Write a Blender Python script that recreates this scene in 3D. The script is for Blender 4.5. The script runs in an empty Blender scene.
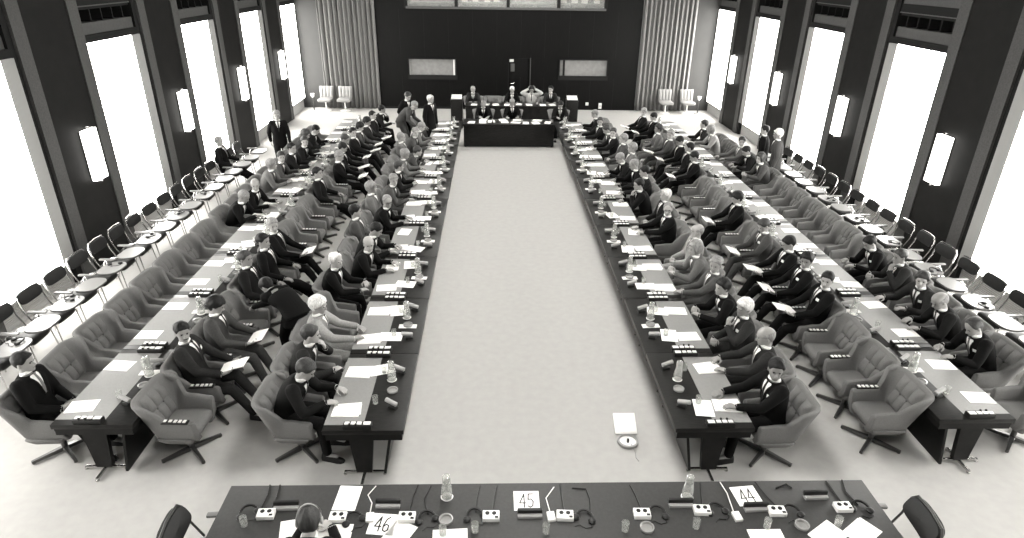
import bpy, bmesh, math, random
from mathutils import Vector, Matrix
R = math.radians
PI = math.pi
rnd = random.Random(7)
scene = bpy.context.scene
COL = scene.collection

# ------------------------------------------------------------------ materials
def nodes_of(name):
    m = bpy.data.materials.new(name); m.use_nodes = True
    nt = m.node_tree
    return m, nt, nt.nodes['Principled BSDF']
def grey(v, warm=0.0):
    return (v*(1+warm), v, v*(1-warm*1.6), 1)
def mat(name, v, rough=.6, metal=0.0, noise=0.0, scale=30.0, bump=0.0, warm=.012, spec=.5, stretch=None):
    m, nt, b = nodes_of(name)
    b.inputs['Base Color'].default_value = grey(v, warm)
    b.inputs['Roughness'].default_value = rough
    b.inputs['Metallic'].default_value = metal
    b.inputs['Specular IOR Level'].default_value = spec*(.5 if v < .02 else 1)
    if noise or bump:
        tc = nt.nodes.new('ShaderNodeTexCoord'); mp = nt.nodes.new('ShaderNodeMapping')
        if stretch: mp.inputs['Scale'].default_value = stretch
        nz = nt.nodes.new('ShaderNodeTexNoise'); nz.inputs['Scale'].default_value = scale; nz.inputs['Detail'].default_value = 5
        nt.links.new(tc.outputs['Object'], mp.inputs['Vector']); nt.links.new(mp.outputs['Vector'], nz.inputs['Vector'])
        if noise:
            mr = nt.nodes.new('ShaderNodeMapRange')
            mr.inputs['From Min'].default_value = .3; mr.inputs['From Max'].default_value = .7
            mr.inputs['To Min'].default_value = 1-noise; mr.inputs['To Max'].default_value = 1+noise
            mx = nt.nodes.new('ShaderNodeVectorMath'); mx.operation = 'SCALE'
            mx.inputs[0].default_value = grey(v, warm)[:3]
            nt.links.new(nz.outputs['Fac'], mr.inputs['Value']); nt.links.new(mr.outputs['Result'], mx.inputs['Scale'])
            nt.links.new(mx.outputs['Vector'], b.inputs['Base Color'])
        if bump:
            bp = nt.nodes.new('ShaderNodeBump'); bp.inputs['Strength'].default_value = bump; bp.inputs['Distance'].default_value = .01
            nt.links.new(nz.outputs['Fac'], bp.inputs['Height']); nt.links.new(bp.outputs['Normal'], b.inputs['Normal'])
    return m
def emit(name, strength, col=(1, .985, .94)):
    m, nt, b = nodes_of(name)
    b.inputs['Base Color'].default_value = (.8, .8, .78, 1)
    b.inputs['Emission Color'].default_value = (*col, 1)
    b.inputs['Emission Strength'].default_value = strength
    return m
M = {}
M['carpet'] = mat('pale_carpet', .37, .95, noise=.035, scale=9, bump=.15, warm=.02, spec=.1)
M['wood'] = mat('dark_table_wood', .011, .34, noise=.45, scale=9, stretch=(1.2, 9, 9), warm=.03, spec=.35)
M['wood_edge'] = mat('dark_edge_wood', .006, .4, noise=.3, scale=14, warm=.03, spec=.35)
M['pad'] = mat('grey_writing_leather', .20, .55, noise=.06, scale=60, spec=.35)
M['front_top'] = mat('charcoal_table_top', .030, .5, noise=.12, scale=40, spec=.3)
M['fabric'] = mat('grey_wool_fabric', .145, .9, noise=.12, scale=120, bump=.25, spec=.15)
M['fabric_light'] = mat('pale_wool_fabric', .22, .9, noise=.1, scale=120, bump=.2, spec=.15)
M['fabric_dark'] = mat('dark_wool_fabric', .06, .9, noise=.12, scale=120, bump=.2, spec=.15)
M['button'] = mat('covered_button', .07, .8)
M['chrome'] = mat('brushed_chrome', .55, .22, metal=1)
M['steel'] = mat('dark_steel', .10, .3, metal=.8)
M['black'] = mat('black_plastic', .012, .4)
M['black_pad'] = mat('black_vinyl', .010, .45, noise=.1, scale=50)
M['tablet'] = mat('pale_laminate', .15, .35, noise=.05, scale=20)
M['tablet_edge'] = mat('dark_laminate_edge', .03, .4)
M['paper'] = mat('white_paper', .80, .8, warm=.015, spec=.2)
M['paper2'] = mat('printed_paper', .66, .8, noise=.25, scale=90, stretch=(1, 6, 1), warm=.015, spec=.2)
M['folder'] = mat('dark_folder', .035, .6)
M['white'] = mat('white_plastic', .72, .4)
M['midgrey'] = mat('grey_plastic', .28, .45)
M['pier'] = mat('dark_wall_panel', .007, .6, noise=.18, scale=5, warm=.04, spec=.25)
M['frame'] = mat('grey_stone_strip', .060, .7, noise=.18, scale=35, spec=.3)
M['reveal'] = mat('pale_jamb', .22, .6)
M['slot'] = mat('black_gap', .006, .8)
M['lintel'] = mat('lintel_grey', .05, .6, noise=.15, scale=30)
M['radiator'] = mat('radiator_grey', .38, .5)
M['backwood'] = mat('dark_wall_wood', .0018, .45, noise=.45, scale=5, stretch=(6, 6, .6), warm=.05, spec=.25)
M['plaster'] = mat('grey_plaster', .032, .85, noise=.06, scale=4)
M['curtain'] = mat('grey_curtain', .165, .85, noise=.06, scale=80, spec=.15)
M['ceil'] = mat('ceiling_white', .25, .9)
M['screen'] = mat('pale_booth_blind', .17, .6, noise=.15, scale=7)
M['booth'] = mat('booth_grey', .22, .8, noise=.3, scale=6)
M['dial'] = mat('ivory_dial', .7, .4)
M['ash'] = mat('ashtray_glass', .25, .15)
M['shoe'] = mat('black_shoe_leather', .008, .3)
M['eye'] = mat('eye_dark', .02, .25)
M['shirt'] = mat('white_shirt', .72, .8)
M['lens'] = mat('spectacle_frame', .015, .3)
M['blind'] = emit('window_blind_glow', 9.0)
M['lamp'] = emit('lamp_diffuser', 3.0)
M['ceiling_lamp'] = emit('ceiling_lamp_diffuser', 19)
def glass(name):
    m, nt, b = nodes_of(name)
    b.inputs['Base Color'].default_value = (.93, .94, .92, 1); b.inputs['Roughness'].default_value = .05
    b.inputs['Transmission Weight'].default_value = .85; b.inputs['IOR'].default_value = 1.4
    return m
M['glass'] = glass('clear_glass')
SUIT = {}
for n, v in (('black', .004), ('dark', .008), ('charcoal', .018), ('grey', .05), ('mid', .10), ('light', .24), ('pale', .42)):
    SUIT[n] = mat('suit_'+n, v, .85, noise=.15, scale=60, bump=.15, spec=.2)
SKIN = [mat('skin_%s' % n, v, .55, noise=.05, scale=20, warm=.02, spec=.35) for n, v in (('fair', .29), ('medium', .24), ('tan', .19), ('deep', .06))]
HAIR = {n: mat('hair_'+n, v, .55, noise=.4, scale=70, stretch=(1, 1, .25), bump=.3, spec=.4) for n, v in (('black', .007), ('brown', .022), ('grey', .17), ('white', .50))}
TIE = [mat('tie_%s' % n, v, .6, noise=.2, scale=90) for n, v in (('black', .01), ('grey', .12), ('dark', .03))]

# ------------------------------------------------------------------ mesh helper
class G:
    def __init__(s): s.v = []; s.f = []
    def loft(s, rings, cap=True, closed=False):
        n = len(rings[0]); b = len(s.v)
        for r in rings: s.v += [Vector(p) for p in r]
        m = len(rings)
        for i in range(m if closed else m-1):
            j = (i+1) % m
            for k in range(n):
                l = (k+1) % n
                s.f.append((b+i*n+k, b+i*n+l, b+j*n+l, b+j*n+k))
        if cap and not closed:
            s.f.append(tuple(b+k for k in range(n))[::-1]); s.f.append(tuple(b+(m-1)*n+k for k in range(n)))
        return s
    def tube(s, pts, rad, n=8, closed=False):
        pts = [Vector(p) for p in pts]; m = len(pts)
        rs = rad if isinstance(rad, (list, tuple)) else [rad]*m
        rings = []; up = None
        for i, p in enumerate(pts):
            a = pts[(i-1) % m] if (closed or i > 0) else p
            c = pts[(i+1) % m] if (closed or i < m-1) else p
            t = (c-a).normalized()
            if up is None:
                up = Vector((0, 0, 1)) if abs(t.z) < .9 else Vector((1, 0, 0))
            x = t.cross(up).normalized(); y = x.cross(t).normalized(); up = y
            rings.append([p+(x*math.cos(2*PI*k/n)+y*math.sin(2*PI*k/n))*rs[i] for k in range(n)])
        return s.loft(rings, closed=closed)
    def limb(s, pts, rad, n=12, flat=1.0):
        # smooth tapered limb with ball ends
        pts = [Vector(p) for p in pts]; P = []; Q = []
        d0 = (pts[0]-pts[1]).normalized(); d1 = (pts[-1]-pts[-2]).normalized()
        P += [pts[0]+d0*rad[0]*.85, pts[0]+d0*rad[0]*.5]; Q += [rad[0]*.45, rad[0]*.86]
        for i in range(len(pts)-1):
            for t in (0, .33, .66):
                P.append(pts[i].lerp(pts[i+1], t)); Q.append(rad[i]+(rad[i+1]-rad[i])*t)
        P.append(pts[-1]); Q.append(rad[-1])
        P += [pts[-1]+d1*rad[-1]*.5, pts[-1]+d1*rad[-1]*.85]; Q += [rad[-1]*.86, rad[-1]*.45]
        return s.tube(P, Q, n)
    def lathe(s, prof, n=20, loc=(0, 0, 0)):
        loc = Vector(loc)
        return s.loft([[loc+Vector((r*math.cos(2*PI*k/n), r*math.sin(2*PI*k/n), z)) for k in range(n)] for r, z in prof])
    def ball(s, c, r, n=12, m=8):
        c = Vector(c); r = r if isinstance(r, (list, tuple)) else (r, r, r)
        rings = []
        for i in range(1, m):
            a = -PI/2+PI*i/m
            rings.append([c+Vector((r[0]*math.cos(a)*math.cos(2*PI*k/n), r[1]*math.cos(a)*math.sin(2*PI*k/n), r[2]*math.sin(a))) for k in range(n)])
        return s.loft(rings)
    def box(s, size, loc=(0, 0, 0), rot=None, bev=0.0, seg=2, taper=None):
        bm = bmesh.new(); bmesh.ops.create_cube(bm, size=1)
        for v in bm.verts:
            v.co = Vector((v.co.x*size[0], v.co.y*size[1], v.co.z*size[2]))
            if taper and v.co.z < 0: v.co.x *= taper[0]; v.co.y *= taper[1]
        if bev: bmesh.ops.bevel(bm, geom=list(bm.edges), offset=bev, segments=seg, profile=.6, affect='EDGES')
        mt = Matrix.Translation(loc)
        if rot is not None:
            mt = mt @ (rot if isinstance(rot, Matrix) else Matrix.Rotation(rot, 4, 'Z'))
        b = len(s.v); bm.verts.index_update()
        s.v += [mt @ v.co for v in bm.verts]
        s.f += [tuple(b+v.index for v in f.verts) for f in bm.faces]
        bm.free(); return s
    def b3(s, x0, x1, y0, y1, z0, z1, bev=0.0):
        return s.box((abs(x1-x0), abs(y1-y0), abs(z1-z0)), ((x0+x1)/2, (y0+y1)/2, (z0+z1)/2), bev=bev)
    def grid(s, fn, nu, nv, wrap=False):
        b = len(s.v)
        for i in range(nu):
            for j in range(nv): s.v.append(Vector(fn(i/(nu if wrap else nu-1), j/(nv-1))))
        for i in range(nu if wrap else nu-1):
            for j in range(nv-1):
                k = (i+1) % nu
                s.f.append((b+i*nv+j, b+k*nv+j, b+k*nv+j+1, b+i*nv+j+1))
        return s
    def mesh(s, name, ang=40, recalc=True):
        me = bpy.data.meshes.new(name); me.from_pydata([tuple(v) for v in s.v], [], s.f)
        if recalc:
            bm = bmesh.new(); bm.from_mesh(me); bmesh.ops.recalc_face_normals(bm, faces=bm.faces); bm.to_mesh(me); bm.free()
        me.shade_smooth(); me.set_sharp_from_angle(angle=R(ang)); me.update()
        return me

def obj(name, me, material=None, parent=None, loc=(0, 0, 0), rz=0.0, mw=None):
    if isinstance(me, G): me = me.mesh(name)
    o = bpy.data.objects.new(name, me); COL.objects.link(o)
    if material is not None:
        if not me.materials: me.materials.append(material)
        if me.materials[0] is not material:
            o.material_slots[0].link = 'OBJECT'; o.material_slots[0].material = material
    if parent is not None: o.parent = parent
    if mw is not None: o.matrix_local = mw
    else: o.location = loc; o.rotation_euler = (0, 0, rz)
    return o
def tag(o, label, cat, group=None):
    o['label'] = label; o['category'] = cat
    if group: o['group'] = group
    return o
def thing(name, label, cat, loc=(0, 0, 0), rz=0.0, group=None):
    o = bpy.data.objects.new(name, None); COL.objects.link(o)
    o.empty_display_size = .1; o.location = loc; o.rotation_euler = (0, 0, rz)
    return tag(o, label, cat, group)
def struct(name, g, m, parent=None):
    o = obj(name, g, m, parent)
    if parent is None: o['kind'] = 'structure'
    return o
def root_struct(name, loc=(0, 0, 0)):
    o = bpy.data.objects.new(name, None); COL.objects.link(o); o.location = loc; o['kind'] = 'structure'
    return o
def dup(root, loc, rz, label, group=None):
    r = root.copy(); COL.objects.link(r); r.location = loc; r.rotation_euler = (0, 0, rz); r['label'] = label
    if group: r['group'] = group
    for ch in list(root.children):
        c = ch.copy(); COL.objects.link(c); c.parent = r
        for g in list(ch.children):
            d = g.copy(); COL.objects.link(d); d.parent = c
    return r
ORD = 'first second third fourth fifth sixth seventh eighth ninth tenth eleventh twelfth thirteenth fourteenth fifteenth sixteenth seventeenth eighteenth nineteenth twentieth twenty-first twenty-second twenty-third twenty-fourth twenty-fifth'.split()

# ------------------------------------------------------------------ camera and place measurements (metres)
CAM_H = 5.2
cd = bpy.data.cameras.new('camera'); cam = bpy.data.objects.new('camera', cd); COL.objects.link(cam)
pit, yaw, rol = R(25.397), R(1.942), R(.887)
cf = Vector((math.sin(yaw)*math.cos(pit), math.cos(yaw)*math.cos(pit), -math.sin(pit)))
cr = Vector((math.cos(yaw), -math.sin(yaw), 0)); cu = cr.cross(cf)
rr = cr*math.cos(rol)+cu*math.sin(rol); uu = cu*math.cos(rol)-cr*math.sin(rol)
mw = Matrix.Identity(4)
for i in range(3): mw[i][0] = rr[i]; mw[i][1] = uu[i]; mw[i][2] = -cf[i]
mw.translation = (0, 0, CAM_H); cam.matrix_world = mw
cd.sensor_width = 36; cd.lens = 639.2/1024*36; cd.clip_start = .05; cd.clip_end = 200
scene.camera = cam
def at(px, py, z):                      # the place where the sight line through a photo point meets height z
    d = cf*639.2+rr*(px-512)-uu*(py-269); t = (z-CAM_H)/d.z
    return Vector((d.x*t, d.y*t, z))

XL, XR, YB, YF, ZC = -7.3, 8.5, 25.9, -2.2, 6.6
TOP = .74
# ------------------------------------------------------------------ the room
struct('floor', G().b3(XL-.6, XR+.6, YF-.3, YB+.3, -.12, 0), M['carpet'])
struct('ceiling', G().b3(XL-.6, XR+.6, YF-.3, YB+.3, ZC, ZC+.12), M['ceil'])
struct('wall_front', G().b3(XL-.6, XR+.6, YF-.3, YF, 0, ZC), M['plaster'])
BAY, Y0 = 3.84, 12.0
WTOP, SILL = 3.82, .42
side_windows = []
def side_wall(X, s, side):
    # s = +1: the room lies towards +x of the wall face
    wall = G(); n = 0
    for k in range(-4, 4):
        y = Y0+BAY*k
        a, b = max(y+2.64, YF), min(y+BAY, YB)
        if b > a: wall.b3(X, X-s*.45, a, b, 0, ZC)
    struct('wall_'+side, wall, M['pier'])
    for k in range(-3, 4):
        y = Y0+BAY*k
        num = len(side_windows)+1
        w = root_struct('window_%d' % num); side_windows.append(w)
        yo, yc = y+.34, min(y+2.21, YB-.02)
        fr = G()
        fr.b3(X+s*.02, X-s*.40, y, yo-.04, 0, ZC)
        if k < 3: fr.b3(X+s*.02, X-s*.40, y+2.35, y+2.64, 0, ZC)
        struct('stone_strip', fr, M['frame'], w)
        sl = G(); sl.b3(X-s*.01, X-s*.40, yo-.04, yo, 0, ZC)
        if k < 3: sl.b3(X-s*.03, X-s*.40, y+2.21, y+2.35, 0, ZC)
        struct('shadow_gap', sl, M['slot'], w)
        if k < 3:
            jm = G()
            for q in range(4):
                a0, a1 = y+1.99+.055*q, y+1.99+.055*(q+1); d0, d1 = .055-.016*q, .055-.016*(q+1)-.006
                jm.loft([[(X-s*d0, a0, SILL), (X-s*d1, a1, SILL), (X-s*.3, a1, SILL), (X-s*.3, a0, SILL)], [(X-s*d0, a0, WTOP), (X-s*d1, a1, WTOP), (X-s*.3, a1, WTOP), (X-s*.3, a0, WTOP)]])
            struct('jamb', jm, M['reveal'], w)
        yp = y+1.99 if k < 3 else yc
        struct('window_blind', G().b3(X-s*.05, X-s*.07, yo, yp, SILL, WTOP), M['blind'], w)
        struct('cord', G().tube([(X-s*.045, yo+.24, WTOP), (X-s*.045, yo+.25, 2.9)], .006, 6), M['midgrey'], w)
        ln = G(); ln.b3(X-s*.03, X-s*.45, yo, yc, WTOP, 3.95)
        ln.b3(X-s*.09, X-s*.45, yo, yc, 4.37, 4.42); ln.b3(X-s*.06, X-s*.45, yo, yc, 4.44, 4.60)
        struct('lintel_band', ln, M['slot'], w)
        gp = G(); gp.b3(X-s*.08, X-s*.45, yo, yc, 3.95, 4.15); gp.b3(X-s*.05, X-s*.06, yo, yc, 4.42, 4.44)
        gp.b3(X-s*.08, X-s*.45, yo, yc, 4.60, ZC)
        struct('lintel_panel', gp, M['lintel'], w)
        lv = G(); lv.b3(X-s*.35, X-s*.45, yo, yc, 4.15, 4.37)
        for q in range(5): yy = yo+(yc-yo)*(q+.5)/5; lv.b3(X-s*.14, X-s*.35, yy-.015, yy+.015, 4.15, 4.37)
        struct('louvre', lv, M['slot'], w)
        rd = G(); rd.b3(X-s*.12, X-s*.42, yo, yc, 0, SILL-.05)
        for q in range(9): zz = .06+q*.034; rd.b3(X-s*.105, X-s*.12, yo+.06, yc-.06, zz, zz+.018)
        struct('radiator_panel', rd, M['radiator'], w)
        struct('sill', G().b3(X-s*.07, X-s*.42, yo, yc, SILL-.05, SILL, .006), M['reveal'], w)
side_wall(XL, 1, 'left'); side_wall(XR, -1, 'right')

# wall lamps on the piers
def lamp_meshes():
    bk = G().b3(-.03, .0, -.17, .17, -.44, .44, .008).mesh('back_plate')
    g = G()
    def f(u, v):
        a = -PI/2+PI*u
        return (.03+.10*max(0, math.cos(a))**.12, .185*math.copysign(abs(math.sin(a))**.6, math.sin(a)), -.45+.90*v)
    g.grid(f, 17, 2); n0 = len(g.v)
    g.f.append(tuple(range(0, n0, 2))); g.f.append(tuple(range(1, n0, 2))[::-1])
    sh = g.mesh('lamp_shade')
    br = G(); br.tube([(0, 0, .50), (.10, 0, .50), (.10, 0, .45)], .010, 6); br.tube([(0, 0, -.50), (.10, 0, -.50), (.10, 0, -.45)], .010, 6)
    return bk, sh, br.mesh('bracket')
LM = lamp_meshes()
nm = {-1: 'second pier from the near end', 0: 'near pier', 1: 'second pier', 2: 'third pier', 3: 'far pier'}
for side, X, rz in (('left', XL, 0), ('right', XR, PI)):
    for k in range(-1, 4):
        y = Y0+BAY*k-.42
        where = ['nearest the camera', 'beside the first full window', 'beside the second full window', 'beside the third full window', 'nearest the back wall'][k+1]
        t = thing('wall_lamp', 'white glowing box lamp on the %s wall pier %s' % (side, where), 'lamp', (X, y, 2.0), rz, 'wall lamps on the %s piers' % side)
        obj('back_plate', LM[0], M['steel'], t, (.03, 0, 0)); obj('lamp_shade', LM[1], M['lamp'], t); obj('bracket', LM[2], M['chrome'], t)

# back wall
PX0, PX1 = -4.45, 5.70
wl = G()
wl.b3(XL-.5, PX0, YB, YB+.3, 0, ZC); wl.b3(PX1, XR+.5, YB, YB+.3, 0, ZC)
struct('wall_back', wl, M['plaster'])
pn = G(); yb = YB-.06
OP = [(-3.23, -1.43, 1.30, 1.89), (2.62, 4.47, 1.32, 1.91), (.60, 1.49, 0, 1.97), (-3.24, 4.27, 3.72, 5.3)]
xs = sorted({PX0, PX1, *[o[0] for o in OP], *[o[1] for o in OP]}); zs = sorted({0, ZC, *[o[2] for o in OP], *[o[3] for o in OP]})
for i in range(len(xs)-1):
    for j in range(len(zs)-1):
        cx, cz = (xs[i]+xs[i+1])/2, (zs[j]+zs[j+1])/2
        if not any(o[0] < cx < o[1] and o[2] < cz < o[3] for o in OP):
            pn.b3(xs[i], xs[i+1], yb, YB+.3, zs[j], zs[j+1])
struct('wall_back_panelling', pn, M['backwood'])
sm = G()
for q in range(1, 11):
    x = PX0+(PX1-PX0)*q/11
    for z0, z1 in ((0, 1.25), (1.98, 3.68)):
        sm.b3(x-.006, x+.006, yb-.004, yb+.02, z0, z1)
struct('trim_1', sm, M['slot'])
for i, o in enumerate(OP[:2]):
    w = root_struct('window_%d' % (len(side_windows)+1+i))
    g = G(); 
    for a in ((o[0]-.05, o[1]+.05, o[2]-.16, o[2]), (o[0]-.03, o[1]+.03, o[3], o[3]+.03), (o[0]-.03, o[0], o[2], o[3]), (o[1], o[1]+.03, o[2], o[3])):
        g.b3(a[0], a[1], yb-.05, yb+.2, a[2], a[3])
    struct('frame', g, M['slot'], w)
    struct('booth_blind', G().b3(o[0], o[1], yb+.05, yb+.07, o[2], o[3]), M['screen'], w)
    struct('blind_edge', G().b3(o[0] if i == 0 else o[0]+.12, (o[0]+.05) if i == 0 else o[0]+.2, yb+.03, yb+.05, o[2], o[3]), M['midgrey'] if i == 0 else M['slot'], w)
    if i == 0: struct('blind_edge', G().b3(o[1]-.10, o[1]-.04, yb+.03, yb+.05, o[2], o[3]), M['white'], w)
# upper interpreters' booths behind glass
bw = root_struct('window_%d' % (len(side_windows)+3))
g = G(); xsb = [-3.24, -1.36, .58, 2.48, 4.27]
for x in xsb: g.b3(x-.06, x+.06, yb-.03, yb+.2, 3.72, 5.3)
g.b3(-3.3, 4.33, yb-.03, yb+.2, 5.2, 5.3)
struct('mullion', g, M['slot'], bw)
struct('sill', G().b3(-3.24, 4.27, yb-.05, yb+.15, 3.70, 3.78, .01), M['lintel'], bw)
g = G()
for a, b in zip(xsb, xsb[1:]): g.b3(a+.06, b-.06, yb+.06, yb+.07, 3.78, 5.2)
struct('pane', g, M['glass'], bw)
g = G(); g.b3(-3.3, 4.33, YB+1.6, YB+1.7, 3.5, 5.5); g.b3(-3.3, 4.33, YB+.2, YB+1.7, 3.5, 3.6); g.b3(-3.3, 4.33, YB+.2, YB+1.7, 5.3, 5.4)
g.b3(-3.4, -3.3, YB+.2, YB+1.7, 3.5, 5.4); g.b3(4.33, 4.4, YB+.2, YB+1.7, 3.5, 5.4)
struct('booth_room', g, M['booth'], bw)
ln = bpy.data.lights.new('booth_fill', 'AREA'); ln.energy = 16; ln.size = 6; ln.size_y = .8; ln.shape = 'RECTANGLE'  # unseen area light without a fixture, added to brighten the booth interior
lo = bpy.data.objects.new('booth_fill', ln); COL.objects.link(lo); lo.location = (.5, YB+.9, 5.25); lo['kind'] = 'helper'
for i, (a, b) in enumerate(zip(xsb, xsb[1:])):
    c = (a+b)/2
    t = thing('booth_desk', 'pale desk with equipment behind the %s glass pane of the upper booths' % ORD[i], 'desk', (c, YB+.55, 3.6), 0, 'desks in the upper booths')
    obj('desk_top', G().b3(-.8, .8, -.28, .28, .28, .32, .008), M['midgrey'], t)
    obj('desk_panel', G().b3(-.78, .78, .2, .24, 0, .28), M['booth'], t)
    eq = G()
    for q in range(4): x = -.6+.4*q+rnd.uniform(-.08, .08); eq.box((.22, .16, .10+.06*rnd.random()), (x, 0, .39), bev=.01)
    obj('console', eq, M['white'] if i % 2 else M['midgrey'], t)
# door
dr = root_struct('door_1')
struct('door_leaf', G().b3(.63, 1.46, yb+.10, yb+.14, .01, 1.95, .004), M['backwood'], dr)
g = G(); g.b3(.58, .63, yb+.004, yb+.2, 0, 1.99); g.b3(1.46, 1.51, yb+.004, yb+.2, 0, 1.99); g.b3(.58, 1.51, yb+.004, yb+.2, 1.95, 1.99)
struct('door_frame', g, M['slot'], dr)
struct('edge_strip', G().b3(1.455, 1.485, yb-.03, yb-.015, .3, 1.98), M['plaster'], dr)
struct('door_handle', G().tube([(.72, yb+.1, 1.0), (.72, yb+.04, 1.0), (.84, yb+.04, 1.0)], .012, 8), M['chrome'], dr)
t = thing('door_sign', 'small pale plate high on the dark door in the back wall', 'sign', (.74, yb+.098, 1.86))
obj('sign_plate', G().box((.16, .012, .10), (0, 0, 0), bev=.003), M['white'], t)
struct('door_emblem', G().b3(.70, .86, yb+.08, yb+.10, 1.45, 1.75, .01), M['frame'], dr)
struct('baseboard_back', G().b3(PX0, .57, yb-.012, yb, 0, .08), M['slot'])
# wall plates
for i, (px, py, w, h) in enumerate(((587, 104, .11, .11), (600, 106, .12, .22))):
    d = cf*639.2+rr*(px-512)-uu*(py-269); tt = (yb-.015)/d.y; p = d*tt+Vector((0, 0, CAM_H))
    t = thing('wall_socket', 'small square white plate low on the dark back wall' if i == 0 else 'taller white plate low on the dark back wall nearer the right curtain', 'socket', (p.x, yb, p.z))
    obj('plate', G().box((w, .02, h), (0, -.01, 0), bev=.004), M['white'], t)
    obj('socket_hole', G().box((w*.4, .004, w*.4), (0, -.021, 0), bev=.001), M['midgrey'], t)
# curtains
def curtain(x0, x1, folds, label):
    t = thing('curtain', label, 'curtain', ((x0+x1)/2, YB-.14, 0))
    g = G(); n = folds*12; xc = (x0+x1)/2
    def f(u, v):
        ph = u*folds*2*PI
        x = x0+(x1-x0)*u + .03*math.sin(ph*2+.6)
        amp = .075*(1+.25*math.sin(u*23))
        w = math.copysign(abs(math.sin(ph))**.8, math.sin(ph))
        return (x-xc, amp*w+.012*math.sin(9*v+u*30)*(1-v), .02+5.9*v)
    g.grid(f, n+1, 9)
    c = obj('curtain_cloth', g, M['curtain'], t)
    md = c.modifiers.new('thickness', 'SOLIDIFY'); md.thickness = .012
    obj('curtain_rail', G().b3(x0-xc-.05, x1-xc+.05, -.05, .06, 5.90, 5.98, .008), M['steel'], t)
curtain(-6.55, -4.42, 12, 'grey pleated floor length curtain left of the dark back wall')
curtain(5.66, 7.72, 12, 'grey pleated floor length curtain right of the dark back wall')
# ceiling lamps
cl_d = G().b3(-.75, .75, -.75, .75, -.03, 0).mesh('diffuser'); 
g = G()
for a in ((-.8, .8, -.8, -.75), (-.8, .8, .75, .8), (-.8, -.75, -.75, .75), (.75, .8, -.75, .75)): g.b3(*a, -.06, 0)
cl_f = g.mesh('lamp_frame')
for j in range(6):
    t = thing('ceiling_light', 'square white ceiling light over the middle of the hall, %s from the back wall' % ORD[5-j], 'lamp', (.6, 1.5+4.4*j, ZC), 0, 'ceiling lights')
    obj('diffuser', cl_d, M['ceiling_lamp'], t); obj('lamp_frame', cl_f, M['steel'], t)
# ------------------------------------------------------------------ armchairs
def smooth(a, b, x):
    t = max(0., min(1., (x-a)/(b-a))); return t*t*(3-2*t)
def chair_path():
    pts = []; c = .085
    x0, yf, yb_ = .268, .20, -.255
    for i in range(8): pts.append((-x0, yf+(yb_+c-yf)*i/8, -1, 0))
    for i in range(7):
        a = PI+PI/2*i/6; pts.append((-x0+c+c*math.cos(a), yb_+c+c*math.sin(a), math.cos(a), math.sin(a)))
    for i in range(1, 8): pts.append((-x0+c+(2*x0-2*c)*i/8, yb_, 0, -1))
    for i in range(7):
        a = 1.5*PI+PI/2*i/6; pts.append((x0-c+c*math.cos(a), yb_+c+c*math.sin(a), math.cos(a), math.sin(a)))
    for i in range(1, 9): pts.append((x0, yb_+c+(yf-yb_-c)*i/8, 1, 0))
    return pts
def arm_shell():
    g = G(); rings = []
    pts = chair_path(); n = len(pts)
    for i, (x, y, nx, ny) in enumerate(pts):
        bk = smooth(-.06, -.20, y)                        # 0 on the arm, 1 across the back
        zt = .595+.025*smooth(.2, 0, y)+.255*bk; zb = .30-.02*bk
        th = .075-.01*bk
        k = .15+.17*bk
        def P(z, off):
            o = off+(z-.47)*k-(.05 if z < .36 else 0)
            return (x+nx*o, y+ny*o-(.10*max(0, z-.55)*bk), z)
        ring = [P(zb, 0), P(zb+.10, .012), P((zb+zt)/2, .012), P(zt-.03, 0), P(zt-.006, -.014), P(zt, -th/2), P(zt-.006, -th+.014), P(zt-.03, -th), P((zb+zt)/2, -th), P(zb+.10, -th), P(zb, -th+.01)]
        rings.append(ring)
    # round off the two arm fronts
    def shrink(r, f, dy):
        c = sum((Vector(p) for p in r), Vector())/len(r)
        return [c+(Vector(p)-c)*f+Vector((0, dy, 0)) for p in r]
    rings = [shrink(rings[0], .86, .034), shrink(rings[0], .95, .026), shrink(rings[0], .99, .012)]+rings+[shrink(rings[-1], .99, .012), shrink(rings[-1], .95, .026), shrink(rings[-1], .86, .034)]
    g.loft(rings)
    g.box((.54, .44, .12), (0, -.02, .30), bev=.045, seg=3, taper=(.72, .72))
    return g.mesh('shell', 50)
def tufted(w, h, cols, rows, y0, z0, tilt, depth=.05):
    g = G(); nu, nv = cols*10+1, rows*9+1
    def f(u, v):
        a = abs(math.sin(PI*cols*u))**.4; b = abs(math.sin(PI*rows*v))**.4
        d = .012+depth*(.25+.75*a*b)*min(1, 8*min(u, 1-u)+.2)*min(1, 6*min(v, 1-v)+.2)
        z = z0+h*v
        ww = w*(.94+.10*v)
        return (ww*(u-.5), y0-(z-z0)*tilt+d, z)
    g.grid(f, nu, nv)
    g.grid(lambda u, v: (w*(.94+.10*v)*(u-.5), y0-h*v*tilt-.01, z0+h*v), 2, 2)
    return g
def seat_cushion(w, d, zc, y):
    g = G()
    rings = []
    for z, s in ((-.055, .88), (-.03, .99), (0, 1.0), (.03, .99), (.05, .90), (.062, .55)):
        r = []
        for k in range(32):
            a = 2*PI*k/32; c, s_ = math.cos(a), math.sin(a)
            x = math.copysign(abs(c)**.35, c)*w/2*s; yy = math.copysign(abs(s_)**.35, s_)*d/2*s
            r.append((x*(.92+.10*(yy/d+.5)), y+yy, zc+z))
        rings.append(r)
    return g.loft(rings)
AC = {}
AC['shell'] = arm_shell()
AC['seat'] = seat_cushion(.43, .46, .405, .010).mesh('seat_cushion', 50)
AC['back'] = tufted(.40, .385, 3, 2, -.20, .46, .36).mesh('back_cushion', 60)
AC['buttons'] = [G().ball((.40*(u-.5), -.20-.185*.36+.03, .645), (.016, .009, .016), 10, 6).mesh('button') for u in (1/3, 2/3)]
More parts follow.
